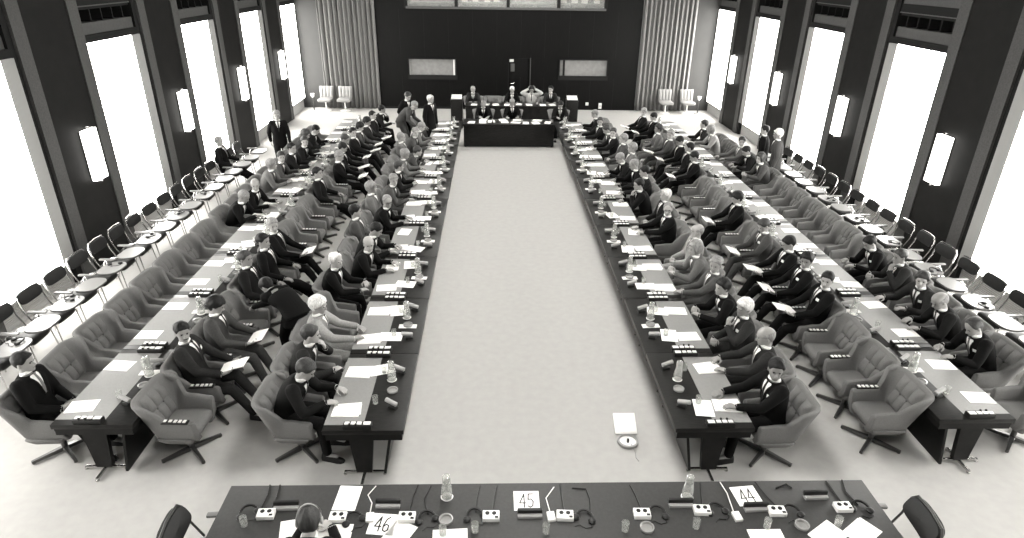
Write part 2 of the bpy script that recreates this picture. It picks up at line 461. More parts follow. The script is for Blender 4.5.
AC['column'] = G().lathe([(.035, .05), (.032, .07), (.030, .22), (.06, .25), (.09, .27)], 14).mesh('column')
def star_leg(a, L=.31):
    g = G(); rings = []
    for t in (0, .5, 1):
        r = .03+L*t; w = .024-.008*t; h = .035-.018*t
        rings.append([(r, -w, .016), (r, w, .016), (r, w, .03+h), (r, -w, .03+h)])
    g.loft(rings); g.ball((L+.01, 0, .014), (.02, .02, .014), 8, 6)
    m = Matrix.Rotation(a, 3, 'Z'); g.v = [m @ v for v in g.v]
    return g.mesh('leg')
AC['legs'] = [star_leg(PI/4+PI/2*i) for i in range(4)]
g = G(); g.b3(.225, .298, -.10, .19, .606, .624, .006)
AC['panel'] = g.mesh('control_panel')
g = G()
for yy in (.15, .10, .05): g.b3(.237, .283, yy-.016, yy+.016, .624, .632, .002)
for yy in (-.01, -.07): g.b3(.237, .275, yy-.014, yy+.02, .624, .632, .002)
AC['keys'] = g.mesh('key')
def make_armchair(label, fabric, panel=False):
    t = thing('armchair', label, 'chair')
    obj('shell', AC['shell'], fabric, t)
    obj('seat_cushion', AC['seat'], fabric, t)
    b = obj('back_cushion', AC['back'], fabric, t); [obj('button', q, M['button'], b) for q in AC['buttons']]
    obj('column', AC['column'], M['steel'], t)
    for l in AC['legs']: obj('leg', l, M['steel'], t)
    if panel:
        p = obj('control_panel', AC['panel'], M['black'], t); p['label'] = 'black arm panel with white keys'
        obj('key', AC['keys'], M['dial'], p)
    return t
PROTO = {'plain': make_armchair('', M['fabric']), 'panel': make_armchair('', M['fabric'], True)}
used_proto = set()
def armchair(kind, x, y, rz, label, group):
    if kind not in used_proto:
        used_proto.add(kind); r = PROTO[kind]; r.location = (x, y, 0); r.rotation_euler = (0, 0, rz); r['label'] = label; r['group'] = group
        return r
    return dup(PROTO[kind], (x, y, 0), rz, label, group)
FX, FNX = -PI/2, PI/2                    # facing +x (left half of the room) and -x (right half)
SA = [5.77+.745*k for k in range(20)]
SB = [6.05+.70*k for k in range(20)]
XA = {'L': -2.20, 'R': 3.24}; XB = {'L': -3.52, 'R': 4.62}; XC = {'L': -4.99, 'R': 6.40}
SIDE = {'L': 'left', 'R': 'right'}
# rows: A = seats along the inner tables, B = the row on the aisle, C = seats along the outer tables
ROWN = {'A': 'inner table', 'B': 'aisle row', 'C': 'outer table'}

# ------------------------------------------------------------------ long conference tables, ten sections each
ML = 1.49
def table_meshes(outer):
    d = {}
    g = G(); g.box((.86, ML-.006, .055), (0, 0, .7125), bev=.006); d['tabletop'] = g.mesh('tabletop')
    g = G(); g.b3(-.40, .40, -ML/2+.01, -ML/2+.035, .605, .69); g.b3(-.40, .40, ML/2-.035, ML/2-.01, .605, .69)
    g.b3(-.405, -.38, -ML/2+.01, ML/2-.01, .662, .69); g.b3(.385, .41, -ML/2+.01, ML/2-.01, .605, .69)
    d['apron'] = g.mesh('apron')
    pw = .53 if outer else .42
    g = G(); g.b3(-.428, -.428+pw, -ML/2+.10, ML/2-.10, .7395, .7415); d['writing_pad'] = g.mesh('writing_pad')
    def trestle(x, y, wt, wb):
        g = G(); rings = []
        for z, w, dy in ((.05, wb, .03), (.35, (wt+wb)/2, .028), (.69, wt, .026)):
            rings.append([(x-w/2, y-dy, z), (x+w/2, y-dy, z), (x+w/2, y+dy, z), (x-w/2, y+dy, z)])
        g.loft(rings); return g.mesh('leg')
    def foot(x, y):
        g = G()
        g.box((.46, .035, .026), (x, y, .035), bev=.008); g.box((.035, .40, .026), (x, y, .028), bev=.008)
        for dx, dy in ((.22, 0), (-.22, 0), (0, .19), (0, -.19)): g.lathe([(.02, 0), (.022, .012), (.018, .02)], 10, (x+dx, y+dy, 0))
        return g.mesh('foot_bar')
    lx = -.10 if outer else -.06
    d['legs'] = [(trestle(lx, s*(ML/2-.16), .30, .17), foot(lx, s*(ML/2-.16))) for s in (-1, 1)]
    g = G(); px = .27
    rings = []
    for y in (-ML/2+.06, ML/2-.06):
        rings.append([(px, y, .69), (px+.03, y, .69), (px-.07, y, .10 if not outer else .05), (px-.10, y, .10 if not outer else .05)])
    g.loft(rings); d['modesty_panel'] = g.mesh('modesty_panel')
    return d
TBL = {False: table_meshes(False), True: table_meshes(True)}
TX = {('L', False): -1.37, ('R', False): 2.40, ('L', True): -4.25, ('R', True): 5.37}
TY = {False: 5.40, True: 5.52}
SEL = {}
g = G(); g.box((.30, .085, .05), (0, 0, .025), bev=.008); SEL['housing'] = g.mesh('housing')
g = G()
for x in (-.11, -.045, .02): g.box((.05, .045, .012), (x, .004, .052), bev=.003)
SEL['dial'] = g.mesh('dial')
g = G(); g.box((.075, .05, .008), (.10, .004, .051), bev=.002); SEL['plate'] = g.mesh('label_plate')
g = G(); g.lathe([(.012, .0), (.012, .02), (.006, .024)], 10, (-.078, -.028, .05)); g.lathe([(.012, .0), (.012, .02), (.006, .024)], 10, (-.012, -.028, .05)); SEL['knob'] = g.mesh('knob')
def make_selector(label):
    t = thing('channel_selector', label, 'control box')
    obj('housing', SEL['housing'], M['black'], t); obj('dial', SEL['dial'], M['dial'], t); obj('label_plate', SEL['plate'], M['white'], t); obj('knob', SEL['knob'], M['black'], t)
    return t
MIC = {}
g = G(); g.box((.10, .07, .025), (0, 0, .0125), bev=.008); MIC['base'] = g.mesh('base')
g = G(); g.tube([(-.03, 0, .02), (.0, 0, .06), (.03, 0, .07)], .008, 8); MIC['stem'] = g.mesh('stem')
g = G(); g.tube([(-.05, 0, .055), (-.045, 0, .056), (.09, 0, .088), (.095, 0, .089)], [.016, .026, .026, .016], 12); MIC['head'] = g.mesh('microphone_head')
def make_mic(label):
    t = thing('microphone', label, 'microphone')
    obj('base', MIC['base'], M['black'], t); obj('stem', MIC['stem'], M['steel'], t); obj('microphone_head', MIC['head'], M['midgrey'], t)
    return t
CAR = {}
prof = [(.045, 0), (.05, .004), (.052, .08), (.045, .13), (.03, .16), (.028, .19), (.034, .205)]
inner = [(.030, .203), (.024, .19), (.026, .162), (.041, .13), (.048, .08), (.046, .01)]
CAR['body'] = G().lathe(prof+inner, 18).mesh('bottle')
CAR['cap'] = G().lathe([(.040, .165), (.036, .25), (.028, .255), (.0, .256), (.0, .250), (.026, .249), (.033, .245), (.037, .167)], 16).mesh('tumbler')
CAR['mat'] = G().lathe([(.055, 0), (.058, .004), (.055, .006), (.0, .006)], 18).mesh('base_glint')  # white disc stands in for the bright reflection under the bottle
CAR['gl'] = G().lathe([(.026, 0), (.030, .004), (.034, .10), (.0325, .10), (.028, .008)], 14).mesh('tumbler')
CAR['ash'] = G().lathe([(.05, 0), (.062, .004), (.064, .028), (.052, .030), (.046, .010), (.0, .008)], 18).mesh('ashtray')
def make_carafe(label):
    t = thing('water_carafe', label, 'carafe'); obj('bottle', CAR['body'], M['glass'], t); obj('tumbler', CAR['cap'], M['glass'], t); obj('base_glint', CAR['mat'], M['white'], t); return t
def single(name, me, m, label, cat, loc, rz=0, group=None):
    return tag(obj(name, me, m, None, loc, rz), label, cat, group)
HS = {}
g = G(); g.tube([(.075*math.cos(a*PI/10), .085*math.sin(a*PI/10)+.0, .014+.012*math.sin(a*PI/10)) for a in range(11)], .012, 6); HS['band'] = g.mesh('headband')
g = G()
for x in (-.075, .075): g.lathe([(.015, 0), (.033, .004), (.036, .02), (.025, .03), (.01, .032)], 12, (x, -.01, 0))
HS['cup'] = g.mesh('ear_cup')
g = G(); g.tube([(.07, -.03, .006), (.09, -.07, .006), (.04, -.10, .006), (-.02, -.08, .006), (-.06, -.11, .006)], .004, 5); HS['wire'] = g.mesh('wire')
def make_headset(label):
    t = thing('headset', label, 'headset'); obj('headband', HS['band'], M['black'], t); obj('ear_cup', HS['cup'], M['black'], t); obj('wire', HS['wire'], M['black'], t); return t
PRO = {}
def put(kind, maker, loc, rz, label, group):
    if kind not in PRO:
        r = PRO[kind] = maker(label); r.location = loc; r.rotation_euler = (0, 0, rz); r['group'] = group; return r
    return dup(PRO[kind], loc, rz, label, group)
PAP = {'sheet': G().box((.21, .297, .003), (0, 0, .0015)).mesh('paper_sheet'),
       'pad': G().box((.22, .30, .012), (0, 0, .006), bev=.001).mesh('notepad'),
       'wide': G().box((.30, .21, .003), (0, 0, .0015)).mesh('paper_sheet'),
       'stack': G().box((.215, .30, .006), (0, 0, .003)).box((.21, .297, .006), (.012, -.01, .009), .12).mesh('paper_stack'),
       'folder': G().box((.24, .32, .010), (0, 0, .005), bev=.002).box((.20, .25, .002), (.0, .01, .011)).mesh('folder'),
       'card': G().box((.24, .10, .003), (0, 0, .0015)).mesh('name_card')}
PN = {'sheet': 'paper_sheet', 'pad': 'notepad', 'wide': 'paper_sheet', 'stack': 'paper_stack', 'folder': 'folder', 'card': 'name_card'}
def paper(kind, loc, rz, label, group=None, m=None):
    return single(PN[kind], PAP[kind], m or (M['folder'] if kind == 'folder' else M['paper2'] if kind in ('card',) else M['paper']), label, 'paper' if kind != 'folder' else 'folder', loc, rz, group)
for side in 'LR':
    s = 1 if side == 'L' else -1          # towards the middle of the hall
    for outer in (False, True):
        tn = '%s %s table' % (SIDE[side], 'outer' if outer else 'inner')
        X = TX[side, outer]; T = TBL[outer]; rz = 0 if side == 'L' else PI
        for k in range(10):
            y = TY[outer]+ML*(k+.5)
            t = thing('conference_table', 'dark table section with grey pad, %s from near end, %s' % (ORD[k], tn), 'table', (X, y, 0), rz, '%s sections' % tn)
            obj('tabletop', T['tabletop'], M['wood'], t); obj('apron', T['apron'], M['wood_edge'], t)
            p = obj('writing_pad', T['writing_pad'], M['pad'], t); p['label'] = 'grey writing pad let into the top'
            obj('modesty_panel', T['modesty_panel'], M['wood_edge'], t)
            for lg, ft in T['legs']:
                l = obj('leg', lg, M['wood_edge'], t); obj('foot_bar', ft, M['chrome'], l)
            # boxes in pairs on the dark joints between two sections
            for j, dy in enumerate((-ML/2+.06, ML/2-.055)):
                if j == 1 and k == 9: continue
                xs_ = X-s*.06 if not outer else X-s*.05
                put('sel', make_selector, (xs_, y+dy, TOP), rz if j == 0 else rz,
                    'black selector box with white dials, %s end of %s section, %s' % ('near' if j == 0 else 'far', ORD[k], tn), '%s selector boxes' % tn)
            if not outer or k < 7:
                for j, dy in enumerate((-.36, .36)):
                    put('mic', make_mic, (X+s*(.27 if not outer else .20), y+dy+rnd.uniform(-.05, .05), TOP), (PI if s > 0 else 0)+rnd.uniform(-.5, .5),
                        'grey microphone on black foot, %s from near end, %s' % (ORD[2*k+j], tn), '%s microphones' % tn)
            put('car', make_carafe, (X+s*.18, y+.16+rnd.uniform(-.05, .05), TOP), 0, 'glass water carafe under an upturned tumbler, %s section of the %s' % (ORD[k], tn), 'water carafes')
            for j in (-1, 1):
                single('drinking_glass', CAR['gl'], M['glass'], 'clear drinking glass, %s from near end, %s' % (ORD[2*k+(j+1)//2], tn), 'glass', (X+s*(.04+.05*rnd.random()), y+j*(.27+.08*rnd.random())+.02, TOP), 0, 'drinking glasses')
            single('ashtray', CAR['ash'], M['ash'], 'round glass ashtray on the %s section of the %s' % (ORD[k], tn), 'ashtray', (X+s*.22, y-.05, TOP), 0, 'ashtrays')
        # papers: one pad before every seat, more on the dark strip
        for k in range(20):
            y = TY[outer]+ML/2*(k+.5)
            busy = (not outer)
            if outer: kind, w0 = ('sheet', 0)
            else: kind = rnd.choice(['stack', 'sheet', 'wide', 'stack'])
            # delegates sit on -s side: sheets read with their long side towards the seat
            a = PI/2+rnd.uniform(-.12, .12) if kind != 'wide' else PI/2+rnd.uniform(-.25, .25)
            paper(kind, (X-s*(.27 if outer else .22+.04*rnd.random()), y+rnd.uniform(-.05, .05), TOP+.0015), a,
                  'white %s at the %s seat from near end, %s' % ('papers' if kind == 'stack' else 'sheet', ORD[k], tn), '%s papers' % tn)
            if busy and rnd.random() < .8:
                paper(rnd.choice(['wide', 'sheet']), (X+s*.03, y+rnd.uniform(-.16, .16), TOP+.002+.0), rnd.uniform(-.35, .35)+(PI/2 if rnd.random() < .5 else 0),
                      'white sheet in mid table, %s seat from near end, %s' % (ORD[k], tn), '%s papers' % tn)
            if outer and k > 2 and rnd.random() < .6:
                paper(rnd.choice(['wide', 'stack', 'sheet']), (X-s*.02, y+rnd.uniform(-.16, .16), TOP+.0025), rnd.uniform(-.5, .5)+(PI/2 if rnd.random() < .5 else 0),
                      'loose white papers in mid table, %s seat from near end, %s' % (ORD[k], tn), '%s papers' % tn)
            if (busy and k % 2 == 0 and k not in (0,)) or (outer and k % 2 == 1):
                paper('card', (X+s*(.22 if not outer else .16), y+.30 if not outer else y-.15, TOP+.001), rnd.uniform(-.08, .08),
                      'white printed card by the %s seat from near end, %s' % (ORD[k], tn), '%s cards' % tn)

# ------------------------------------------------------------------ tablet-arm chairs along the walls
TC = {}
TC['seat'] = seat_cushion(.44, .43, .425, .02).mesh('seat_pad', 50)
def backpad(u, v):
    a = 2*PI*u
    c, s_ = math.cos(a), math.sin(a)
    r = [0, 1, 1, 1, 0][int(v*4+.5)]; dy = [-.018, -.014, 0, .014, .018][int(v*4+.5)]
    r = [.0, .96, 1, .96, .0][int(v*4+.5)]
    x = math.copysign(abs(c)**.5, c)*.235*r; z = math.copysign(abs(s_)**.6, s_)*.095*r
    return (x, -.235+dy+.16*x*x*4*.25-.22*z, .775+z)
TC['back'] = G().grid(backpad, 32, 5, wrap=True).mesh('back_pad', 50)
g = G()
g.tube([(-.235, -.12, .44), (-.24, -.21, .62), (-.245, -.25, .80), (-.19, -.262, .875), (0, -.275, .885), (.19, -.262, .875), (.245, -.25, .80), (.24, -.21, .62), (.235, -.12, .44)], .011, 7)
TC['loop'] = g.mesh('back_loop')
def tleg(s, f):
    g = G(); g.tube([(s*.235, .0, .42), (s*.235, .17*f+.02, .40), (s*.25, .24*f, .02), (s*.25, .24*f, .0)], .011, 7); return g.mesh('leg')
TC['legs'] = [tleg(s, f) for s in (-1, 1) for f in (-1, 1)]
TC['rail'] = G().tube([(-.235, .2, .40), (-.235, -.16, .40), (.235, -.16, .40), (.235, .2, .40)], .011, 7, closed=True).mesh('seat_rail')
g = G(); rings = []
def tab(z, sc):
    r = []
    for k in range(28):
        a = 2*PI*k/28; c, s_ = math.cos(a), math.sin(a)
        r.append((.10+math.copysign(abs(c)**.6, c)*.235*sc, .36+math.copysign(abs(s_)**.8, s_)*.17*sc+.0, z-.05*(.36-.36)))
    return r
TC['tablet'] = G().loft([tab(.672, .985), tab(.684, 1.0), tab(.688, .99)]).mesh('writing_tablet', 30)
TC['edge'] = G().loft([tab(.655, .96), tab(.660, 1.005), tab(.671, 1.005)]).mesh('tablet_edge', 30)
TC['post'] = G().tube([(.245, -.02, .41), (.262, .02, .60), (.26, .10, .645), (.20, .26, .655)], .011, 7).mesh('tablet_post')
TC['arm'] = G().box((.055, .26, .03), (-.27, .06, .655), bev=.012).mesh('armrest')
TC['armpost'] = G().tube([(-.24, -.02, .41), (-.27, .0, .60), (-.27, .05, .645)], .010, 7).mesh('arm_post')
def make_tablet(label):
    t = thing('tablet_chair', label, 'chair')
    obj('seat_pad', TC['seat'], M['black_pad'], t); obj('back_pad', TC['back'], M['black_pad'], t); obj('back_loop', TC['loop'], M['chrome'], t)
    for l in TC['legs']: obj('leg', l, M['chrome'], t)
    obj('seat_rail', TC['rail'], M['chrome'], t)
    w = obj('writing_tablet', TC['tablet'], M['tablet'], t); obj('tablet_edge', TC['edge'], M['tablet_edge'], w); obj('tablet_post', TC['post'], M['chrome'], w)
    a = obj('armrest', TC['arm'], M['tablet'], t); obj('arm_post', TC['armpost'], M['chrome'], a)
    return t
XD = {'L': -6.52, 'R': 7.72}
SD = {'L': [7.25+.60*k for k in range(17)], 'R': [7.05+.60*k for k in range(17)]}
for side in 'LR':
    for k, y in enumerate(SD[side]):
        put('tab', make_tablet, (XD[side], y, 0), (FX if side == 'L' else FNX)+rnd.uniform(-.05, .05),
            'black chrome chair with pale tablet, %s from near end, %s wall' % (ORD[k], SIDE[side]), '%s wall tablet chairs' % SIDE[side])
        if k < 12 and k % 2 == 0:
            s = 1 if side == 'L' else -1
            put('hs', make_headset, (XD[side]+s*.34, y+s*.02, .689), rnd.uniform(0, 6),
                'black headset on the %s wall tablet from near end, %s side' % (ORD[k], SIDE[side]), 'headsets on wall tablets')
# the two of the same kind at the ends of the front table
def side_chair(x, y, rz, label):
    t = thing('metal_chair', label, 'chair', (x, y, 0), rz, 'near table chairs')
    obj('seat_pad', TC['seat'], M['fabric'], t)
    bp = obj('back_pad', TC['back'], M['black_pad'], t, (0, .25, 0)); bp.scale = (1, 2.1, 1); obj('back_loop', TC['loop'], M['steel'], t); obj('seat_rail', TC['rail'], M['steel'], t)
    for l in TC['legs']: obj('leg', l, M['steel'], t)
    for s in (1, -1):
        if s == 1: a_, p_ = TC['arm'], TC['armpost']
        else:
            a_ = G().box((.055, .26, .03), (.27, .06, .655), bev=.012).mesh('armrest'); p_ = G().tube([(.24, -.02, .41), (.27, .0, .60), (.27, .05, .645)], .010, 7).mesh('arm_post')
        a = obj('armrest', a_, M['tablet'], t); obj('arm_post', p_, M['steel'], a)
side_chair(-2.50, 4.09, FX+R(4), 'black padded metal armchair at the left end of the near charcoal table')
side_chair(3.62, 4.11, FNX-R(4), 'black padded metal armchair at the right end of the near charcoal table')

# ------------------------------------------------------------------ head table, rear table and side desks at the far end
def plain_table(name, label, x0, x1, y0, y1, h, m_top, m_panel, panel_y, pt=None):
    cx, cy = (x0+x1)/2, (y0+y1)/2
    t = thing(name, label, 'table', (cx, cy, 0))
    obj('tabletop', G().b3(x0-cx, x1-cx, y0-cy, y1-cy, h-.06, h, .006), m_top, t)
    obj('front_panel', G().b3(x0-cx+.02, x1-cx-.02, panel_y-cy, panel_y-cy+.04, .03, h-.06, .004), m_panel, t)
    for s in (x0-cx+.04, x1-cx-.10): obj('side_panel', G().b3(s, s+.06, y0-cy+.10, y1-cy-.06, 0, h-.06, .004), m_panel, t)
    return t
plain_table('head_table', 'long dark wooden table closing the far end of the hall floor', -.92, 1.95, 19.86, 20.62, .74, M['wood'], M['wood'], 19.90)
plain_table('rear_table', 'dark wooden table behind the head table under four seated people', -.95, 2.42, 22.40, 23.05, .80, M['wood'], M['wood'], 22.44)
for i, x in enumerate((-1.25, 2.78)):
    t = thing('lectern', 'tall dark lectern box with pale top at the %s end of the rear table' % ('left', 'right')[i], 'lectern', (x, 22.7, 0))
    obj('body', G().box((.40, .44, 1.0), (0, 0, .5), bev=.006), M['wood'], t)
    obj('top', G().box((.36, .34, .05), (0, 0, 1.04), Matrix.Rotation(R(12), 4, 'X'), bev=.006), M['white'], t)
def row_papers(n, x0, x1, y, z, where):
    for i in range(n):
        x = x0+(x1-x0)*(i+.5)/n
        k = rnd.choice(['stack', 'wide', 'sheet', 'stack'])
        paper(k, (x+rnd.uniform(-.05, .05), y+rnd.uniform(-.10, .08), z), rnd.uniform(-.3, .3), 'white papers on the %s, %s from its left end' % (where, ORD[i]), where+' papers')
row_papers(8, -.85, 1.9, 20.15, .7405, 'head table')
row_papers(4, -.6, 1.7, 20.42, .7405, 'back edge of the head table')
row_papers(8, -.85, 2.3, 22.68, .8005, 'rear table')
for i, x in enumerate((-.30, .62, 1.55)):
    put('mic', make_mic, (x, 22.52, .80), PI/2, 'grey microphone on the rear table, %s from its left end' % ORD[i], 'rear table microphones')
    put('mic', make_mic, (x+.3, 20.02, .74), PI/2, 'grey microphone on the head table, %s from its left end' % ORD[i], 'head table microphones')
for i, x in enumerate((-.70, .0, .70, 1.40, 2.09)):
    lab = ('pale grey armchair, empty, second from the left behind the rear table' if i == 1 else 'grey armchair with a person in it, %s from the left behind the rear table' % ORD[i])
    c = armchair('plain', x, 23.55, PI, lab, 'rear table armchairs')
for i, x in enumerate((-.30, .64, 2.20)):
    armchair('plain', x, 21.22, PI, 'grey armchair with a person in it, %s from the left behind the head table' % ORD[i], 'head table armchairs')

# ------------------------------------------------------------------ pale lounge chairs and standing ashtrays by the curtains
def shell_chair(x, label):
    t = thing('lounge_chair', label, 'chair', (x, 25.30, 0), PI, 'pale chairs by the curtains')
    obj('seat', seat_cushion(.54, .50, .42, .03), M['fabric_light'], t)
    obj('backrest', tufted(.52, .44, 4, 1, -.20, .44, .30, .05), M['fabric_light'], t)
    obj('pedestal', G().lathe([(.20, 0), (.20, .012), (.03, .03), (.025, .30), (.10, .37)], 16), M['white'], t)
for x, l in ((-6.45, 'pale tufted chair on a pedestal, left one of the pair before the left curtain'), (-5.72, 'pale tufted chair on a pedestal, right one of the pair before the left curtain'),
             (6.80, 'pale tufted chair on a pedestal, left one of the pair before the right curtain'), (7.66, 'pale tufted chair on a pedestal, right one of the pair before the right curtain')):
    shell_chair(x, l)
for x, y, l in ((-6.90, 25.2, 'white standing ashtray in the corner left of the left pale chairs'), (8.10, 25.3, 'white standing ashtray in the corner right of the right pale chairs')):
    t = thing('standing_ashtray', l, 'ashtray', (x, y, 0))
    obj('base', G().lathe([(.13, 0), (.13, .02), (.03, .04)], 16), M['midgrey'], t); obj('pole', G().lathe([(.022, .03), (.022, .55)], 10), M['steel'], t)
    obj('bowl', G().lathe([(.025, .52), (.06, .56), (.08, .66), (.065, .67), (.05, .60), (.0, .58)], 16), M['white'], t)

# ------------------------------------------------------------------ the charcoal table nearest the camera
FT = thing('near_table', 'long charcoal topped table across the foot of the picture', 'table', (.565, 4.13, 0))
obj('tabletop', G().b3(-3.02, 3.02, -.36, .50, .68, .74, .008), M['front_top'], FT)
obj('front_panel', G().b3(-2.95, 2.95, .38, .41, .06, .68, .004), M['wood_edge'], FT)
for x in (-2.86, 0, 2.80): obj('leg', G().b3(x, x+.06, -.30, .38, 0, .68, .006), M['wood_edge'], FT)
CB = {}
g = G(); g.box((.15, .10, .045), (0, 0, .0225), bev=.006); CB['box'] = g.mesh('housing')
g = G()
for x in (-.032, .028): g.lathe([(.020, .045), (.020, .050), (.012, .052)], 12, (x, .014, 0))
CB['dial'] = g.mesh('socket')
g = G(); g.box((.03, .02, .006), (.05, -.03, .046)); CB['sw'] = g.mesh('switch')
def make_front_box(label):
    t = thing('channel_selector', label, 'control box'); obj('housing', CB['box'], M['white'], t); obj('socket', CB['dial'], M['black'], t); obj('switch', CB['sw'], M['black'], t); return t
sx = [(266, 514), (338, 517), (407, 517), (491, 516), (565, 515.5), (642, 513.5), (702, 510), (777, 511), (843, 507)]
for i, (px, py) in enumerate(sx):
    p = at(px, py, .765); put('fbox', make_front_box, (p.x, p.y, .74), rnd.uniform(-.08, .08), 'white box with two black sockets on the near table, %s from the left' % ORD[i], 'white socket boxes on the near table')
g = G(); g.box((.22, .055, .03), (0, 0, .015), bev=.004); CB['foot'] = g.mesh('foot')
g = G(); g.box((.225, .03, .05), (0, .022, .045), bev=.006); CB['bar'] = g.mesh('microphone_bar')
def make_bar(label):
    t = thing('bar_microphone', label, 'microphone'); obj('foot', CB['foot'], M['midgrey'], t); obj('microphone_bar', CB['bar'], M['black'], t); return t
for i, (px, py) in enumerate(((286, 507), (388, 505), (530, 515), (681, 504.5), (756.5, 508.5), (816, 496.5))):
    p = at(px, py, .76); put('bar', make_bar, (p.x, p.y, .74), rnd.uniform(-.03, .03), 'black and grey bar microphone on the near table, %s from the left' % ORD[i], 'bar microphones on the near table')
for i, (px, py) in enumerate(((249, 513), (354, 520), (427, 519), (475, 516.5), (584, 518), (657, 514), (717, 511), (792, 513), (861, 508.5))):
    p = at(px, py, .755); put('hs', make_headset, (p.x, p.y, .74), rnd.uniform(-.6, .6), 'black headset on the near table, %s from the left' % ORD[i], 'headsets on the near table')
for i, (px, py) in enumerate(((447, 497), (687, 497))):
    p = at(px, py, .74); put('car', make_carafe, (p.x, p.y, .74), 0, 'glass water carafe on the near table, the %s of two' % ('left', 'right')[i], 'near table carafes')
for i, (px, py) in enumerate(((446, 520), (647, 528), (802, 525.5))):
    p = at(px, py, .75); single('ashtray', CAR['ash'], M['ash'], 'round glass ashtray on the near table, %s from the left' % ORD[i], 'ashtray', (p.x, p.y, .74), 0, 'near table ashtrays')
for i, (px, py) in enumerate(((244, 524), (443, 533), (475, 530), (546, 531), (625, 529), (696, 526), (767, 526), (838, 524))):
    p = at(px, py, .76); single('drinking_glass', CAR['gl'], M['glass'], 'small clear glass on the near table, %s from the left' % ORD[i], 'glass', (p.x, p.y, .74), 0, 'near table glasses')
def digits(txt, h, w):
    S = {'4': [[(.75, 0), (.75, 1), (.0, .32), (1, .32)]], '5': [[(.95, 1), (.2, 1), (.12, .58), (.6, .62), (.95, .42), (.85, .1), (.4, 0), (.05, .1)]],
         '6': [[(.85, 1), (.4, .85), (.08, .4), (.15, .08), (.55, 0), (.92, .12), (.9, .42), (.5, .5), (.15, .35)]]}
    g = G()
    for i, c in enumerate(txt):
        for st in S[c]:
            pts = [(-w*1.15+i*w*1.3+x*w, (y-.5)*h, .004) for x, y in st]
            for a, b in zip(pts, pts[1:]):
                a, b = Vector(a), Vector(b); d = b-a
                g.box((d.length+.008, .011, .0015), (a+b)/2, Matrix.Rotation(math.atan2(d.y, d.x), 4, 'Z'))
    return g
for txt, px, py, rz, l in (('46', 382.5, 524, -.10, 'white card lettered 46 beside the dark haired head, near table'), ('45', 526.5, 500.5, .0, 'white card lettered 45 in the middle of the near table'), ('44', 746.5, 495.5, .10, 'white card lettered 44 in the right half of the near table')):
    p = at(px, py, .745)
    t = thing('number_card', l, 'card', (p.x, p.y, .741), rz)
    obj('card', G().box((.235, .235, .003), (0, 0, .0015)), M['paper'], t); n = obj('numeral', digits(txt, .16, .055), M['black'], t); n['label'] = 'black hand lettered numerals'
for i, (px, py, k, rz) in enumerate(((347.5, 498, 'wide', PI/2-.06), (292, 533, 'sheet', .2), (334, 534, 'wide', .0), (398, 535, 'sheet', -.5), (828, 535, 'sheet', -1.0), (862, 532, 'wide', .6), (768, 539, 'wide', 0), (450, 539, 'wide', .05))):
    p = at(px, py, .742); paper(k, (p.x, p.y, .741), rz, 'blank white sheet on the near table %s' % ['left of card 46, at the far edge', 'left of the dark haired head', 'right of the dark haired head', 'below card 46', 'at the right corner, the lower sheet', 'at the right corner, the upper sheet', 'below card 44', 'right of card 46 at the near edge'][i], 'near table sheets')
g = G(); g.box((.07, .10, .03), (0, 0, .015), bev=.005); CB['jack'] = g.mesh('plug_box')
for i, (px, py, q) in enumerate(((370, 518, [(376, 486), (368, 495), (372, 503), (370, 513)]), (551, 517, [(554, 487), (546, 498), (550, 512)]), (737, 517, [(720, 482), (727, 493), (734, 513)]))):
    p = at(px, py, .75)
    t = thing('junction_box', 'small white box with a pale cord on the near table, %s from the left' % ORD[i], 'control box', (p.x, p.y, .74), .1, 'small corded boxes')
    obj('plug_box', CB['jack'], M['white'], t)
    pts = [at(a, b, .746)-Vector((p.x, p.y, .74)) for a, b in q]
    m3 = Matrix.Rotation(-.1, 3, 'Z')
    obj('cord', G().tube([m3 @ v for v in pts], .005, 6), M['white'], t)
wires = [[(270, 485), (268, 495), (262, 507)], [(280, 485), (277, 497), (271, 510)], [(418, 485), (413, 498), (410, 512)], [(431, 486), (424, 500), (428, 514)], [(480, 486), (477, 500), (476, 512)], [(497, 486), (494, 500), (493, 512)],
         [(560, 485), (562, 500), (564, 511)], [(572, 488), (586, 489), (590, 500), (590, 514)], [(630, 485), (636, 497), (641, 509)], [(700, 483), (701, 495), (702, 506)], [(755, 482), (766, 496), (776, 506)], [(776, 488), (786, 484), (792, 488)], [(826, 481), (834, 492), (842, 503)], [(842, 480), (846, 492), (858, 505)]]
for i, q in enumerate(wires):
    single('cable', G().tube([at(a, b, .746) for a, b in q], .007, 6).mesh('cable'), M['black'], 'thin black cable crossing the near table top, %s from the left' % ORD[i], 'cable', (0, 0, 0), 0, 'black cables on the near table')

# ------------------------------------------------------------------ open floor box in the middle of the carpet
fp = at(627.5, 443, 0)
t = thing('floor_box', 'small round white box open on the bare carpet with a square white lid raised', 'box', (fp.x, fp.y, 0))
obj('rim', G().lathe([(.11, 0), (.125, .01), (.125, .045), (.105, .05), (.10, .02)], 24), M['midgrey'], t)
obj('tray', G().lathe([(.10, .005), (.10, .022), (.0, .024)], 24), M['white'], t)
obj('lid', G().box((.27, .27, .014), (0, .225, .115), Matrix.Rotation(R(28), 4, 'X'), bev=.003), M['paper'], t)
obj('plug', G().box((.025, .03, .05), (.0, -.01, .045), bev=.005), M['black'], t)
obj('cord', G().tube([(.03, -.06, .035), (.05, -.13, .02), (.06, -.18, .006), (.05, -.26, .006), (.07, -.32, .006)], .005, 6), M['midgrey'], t)
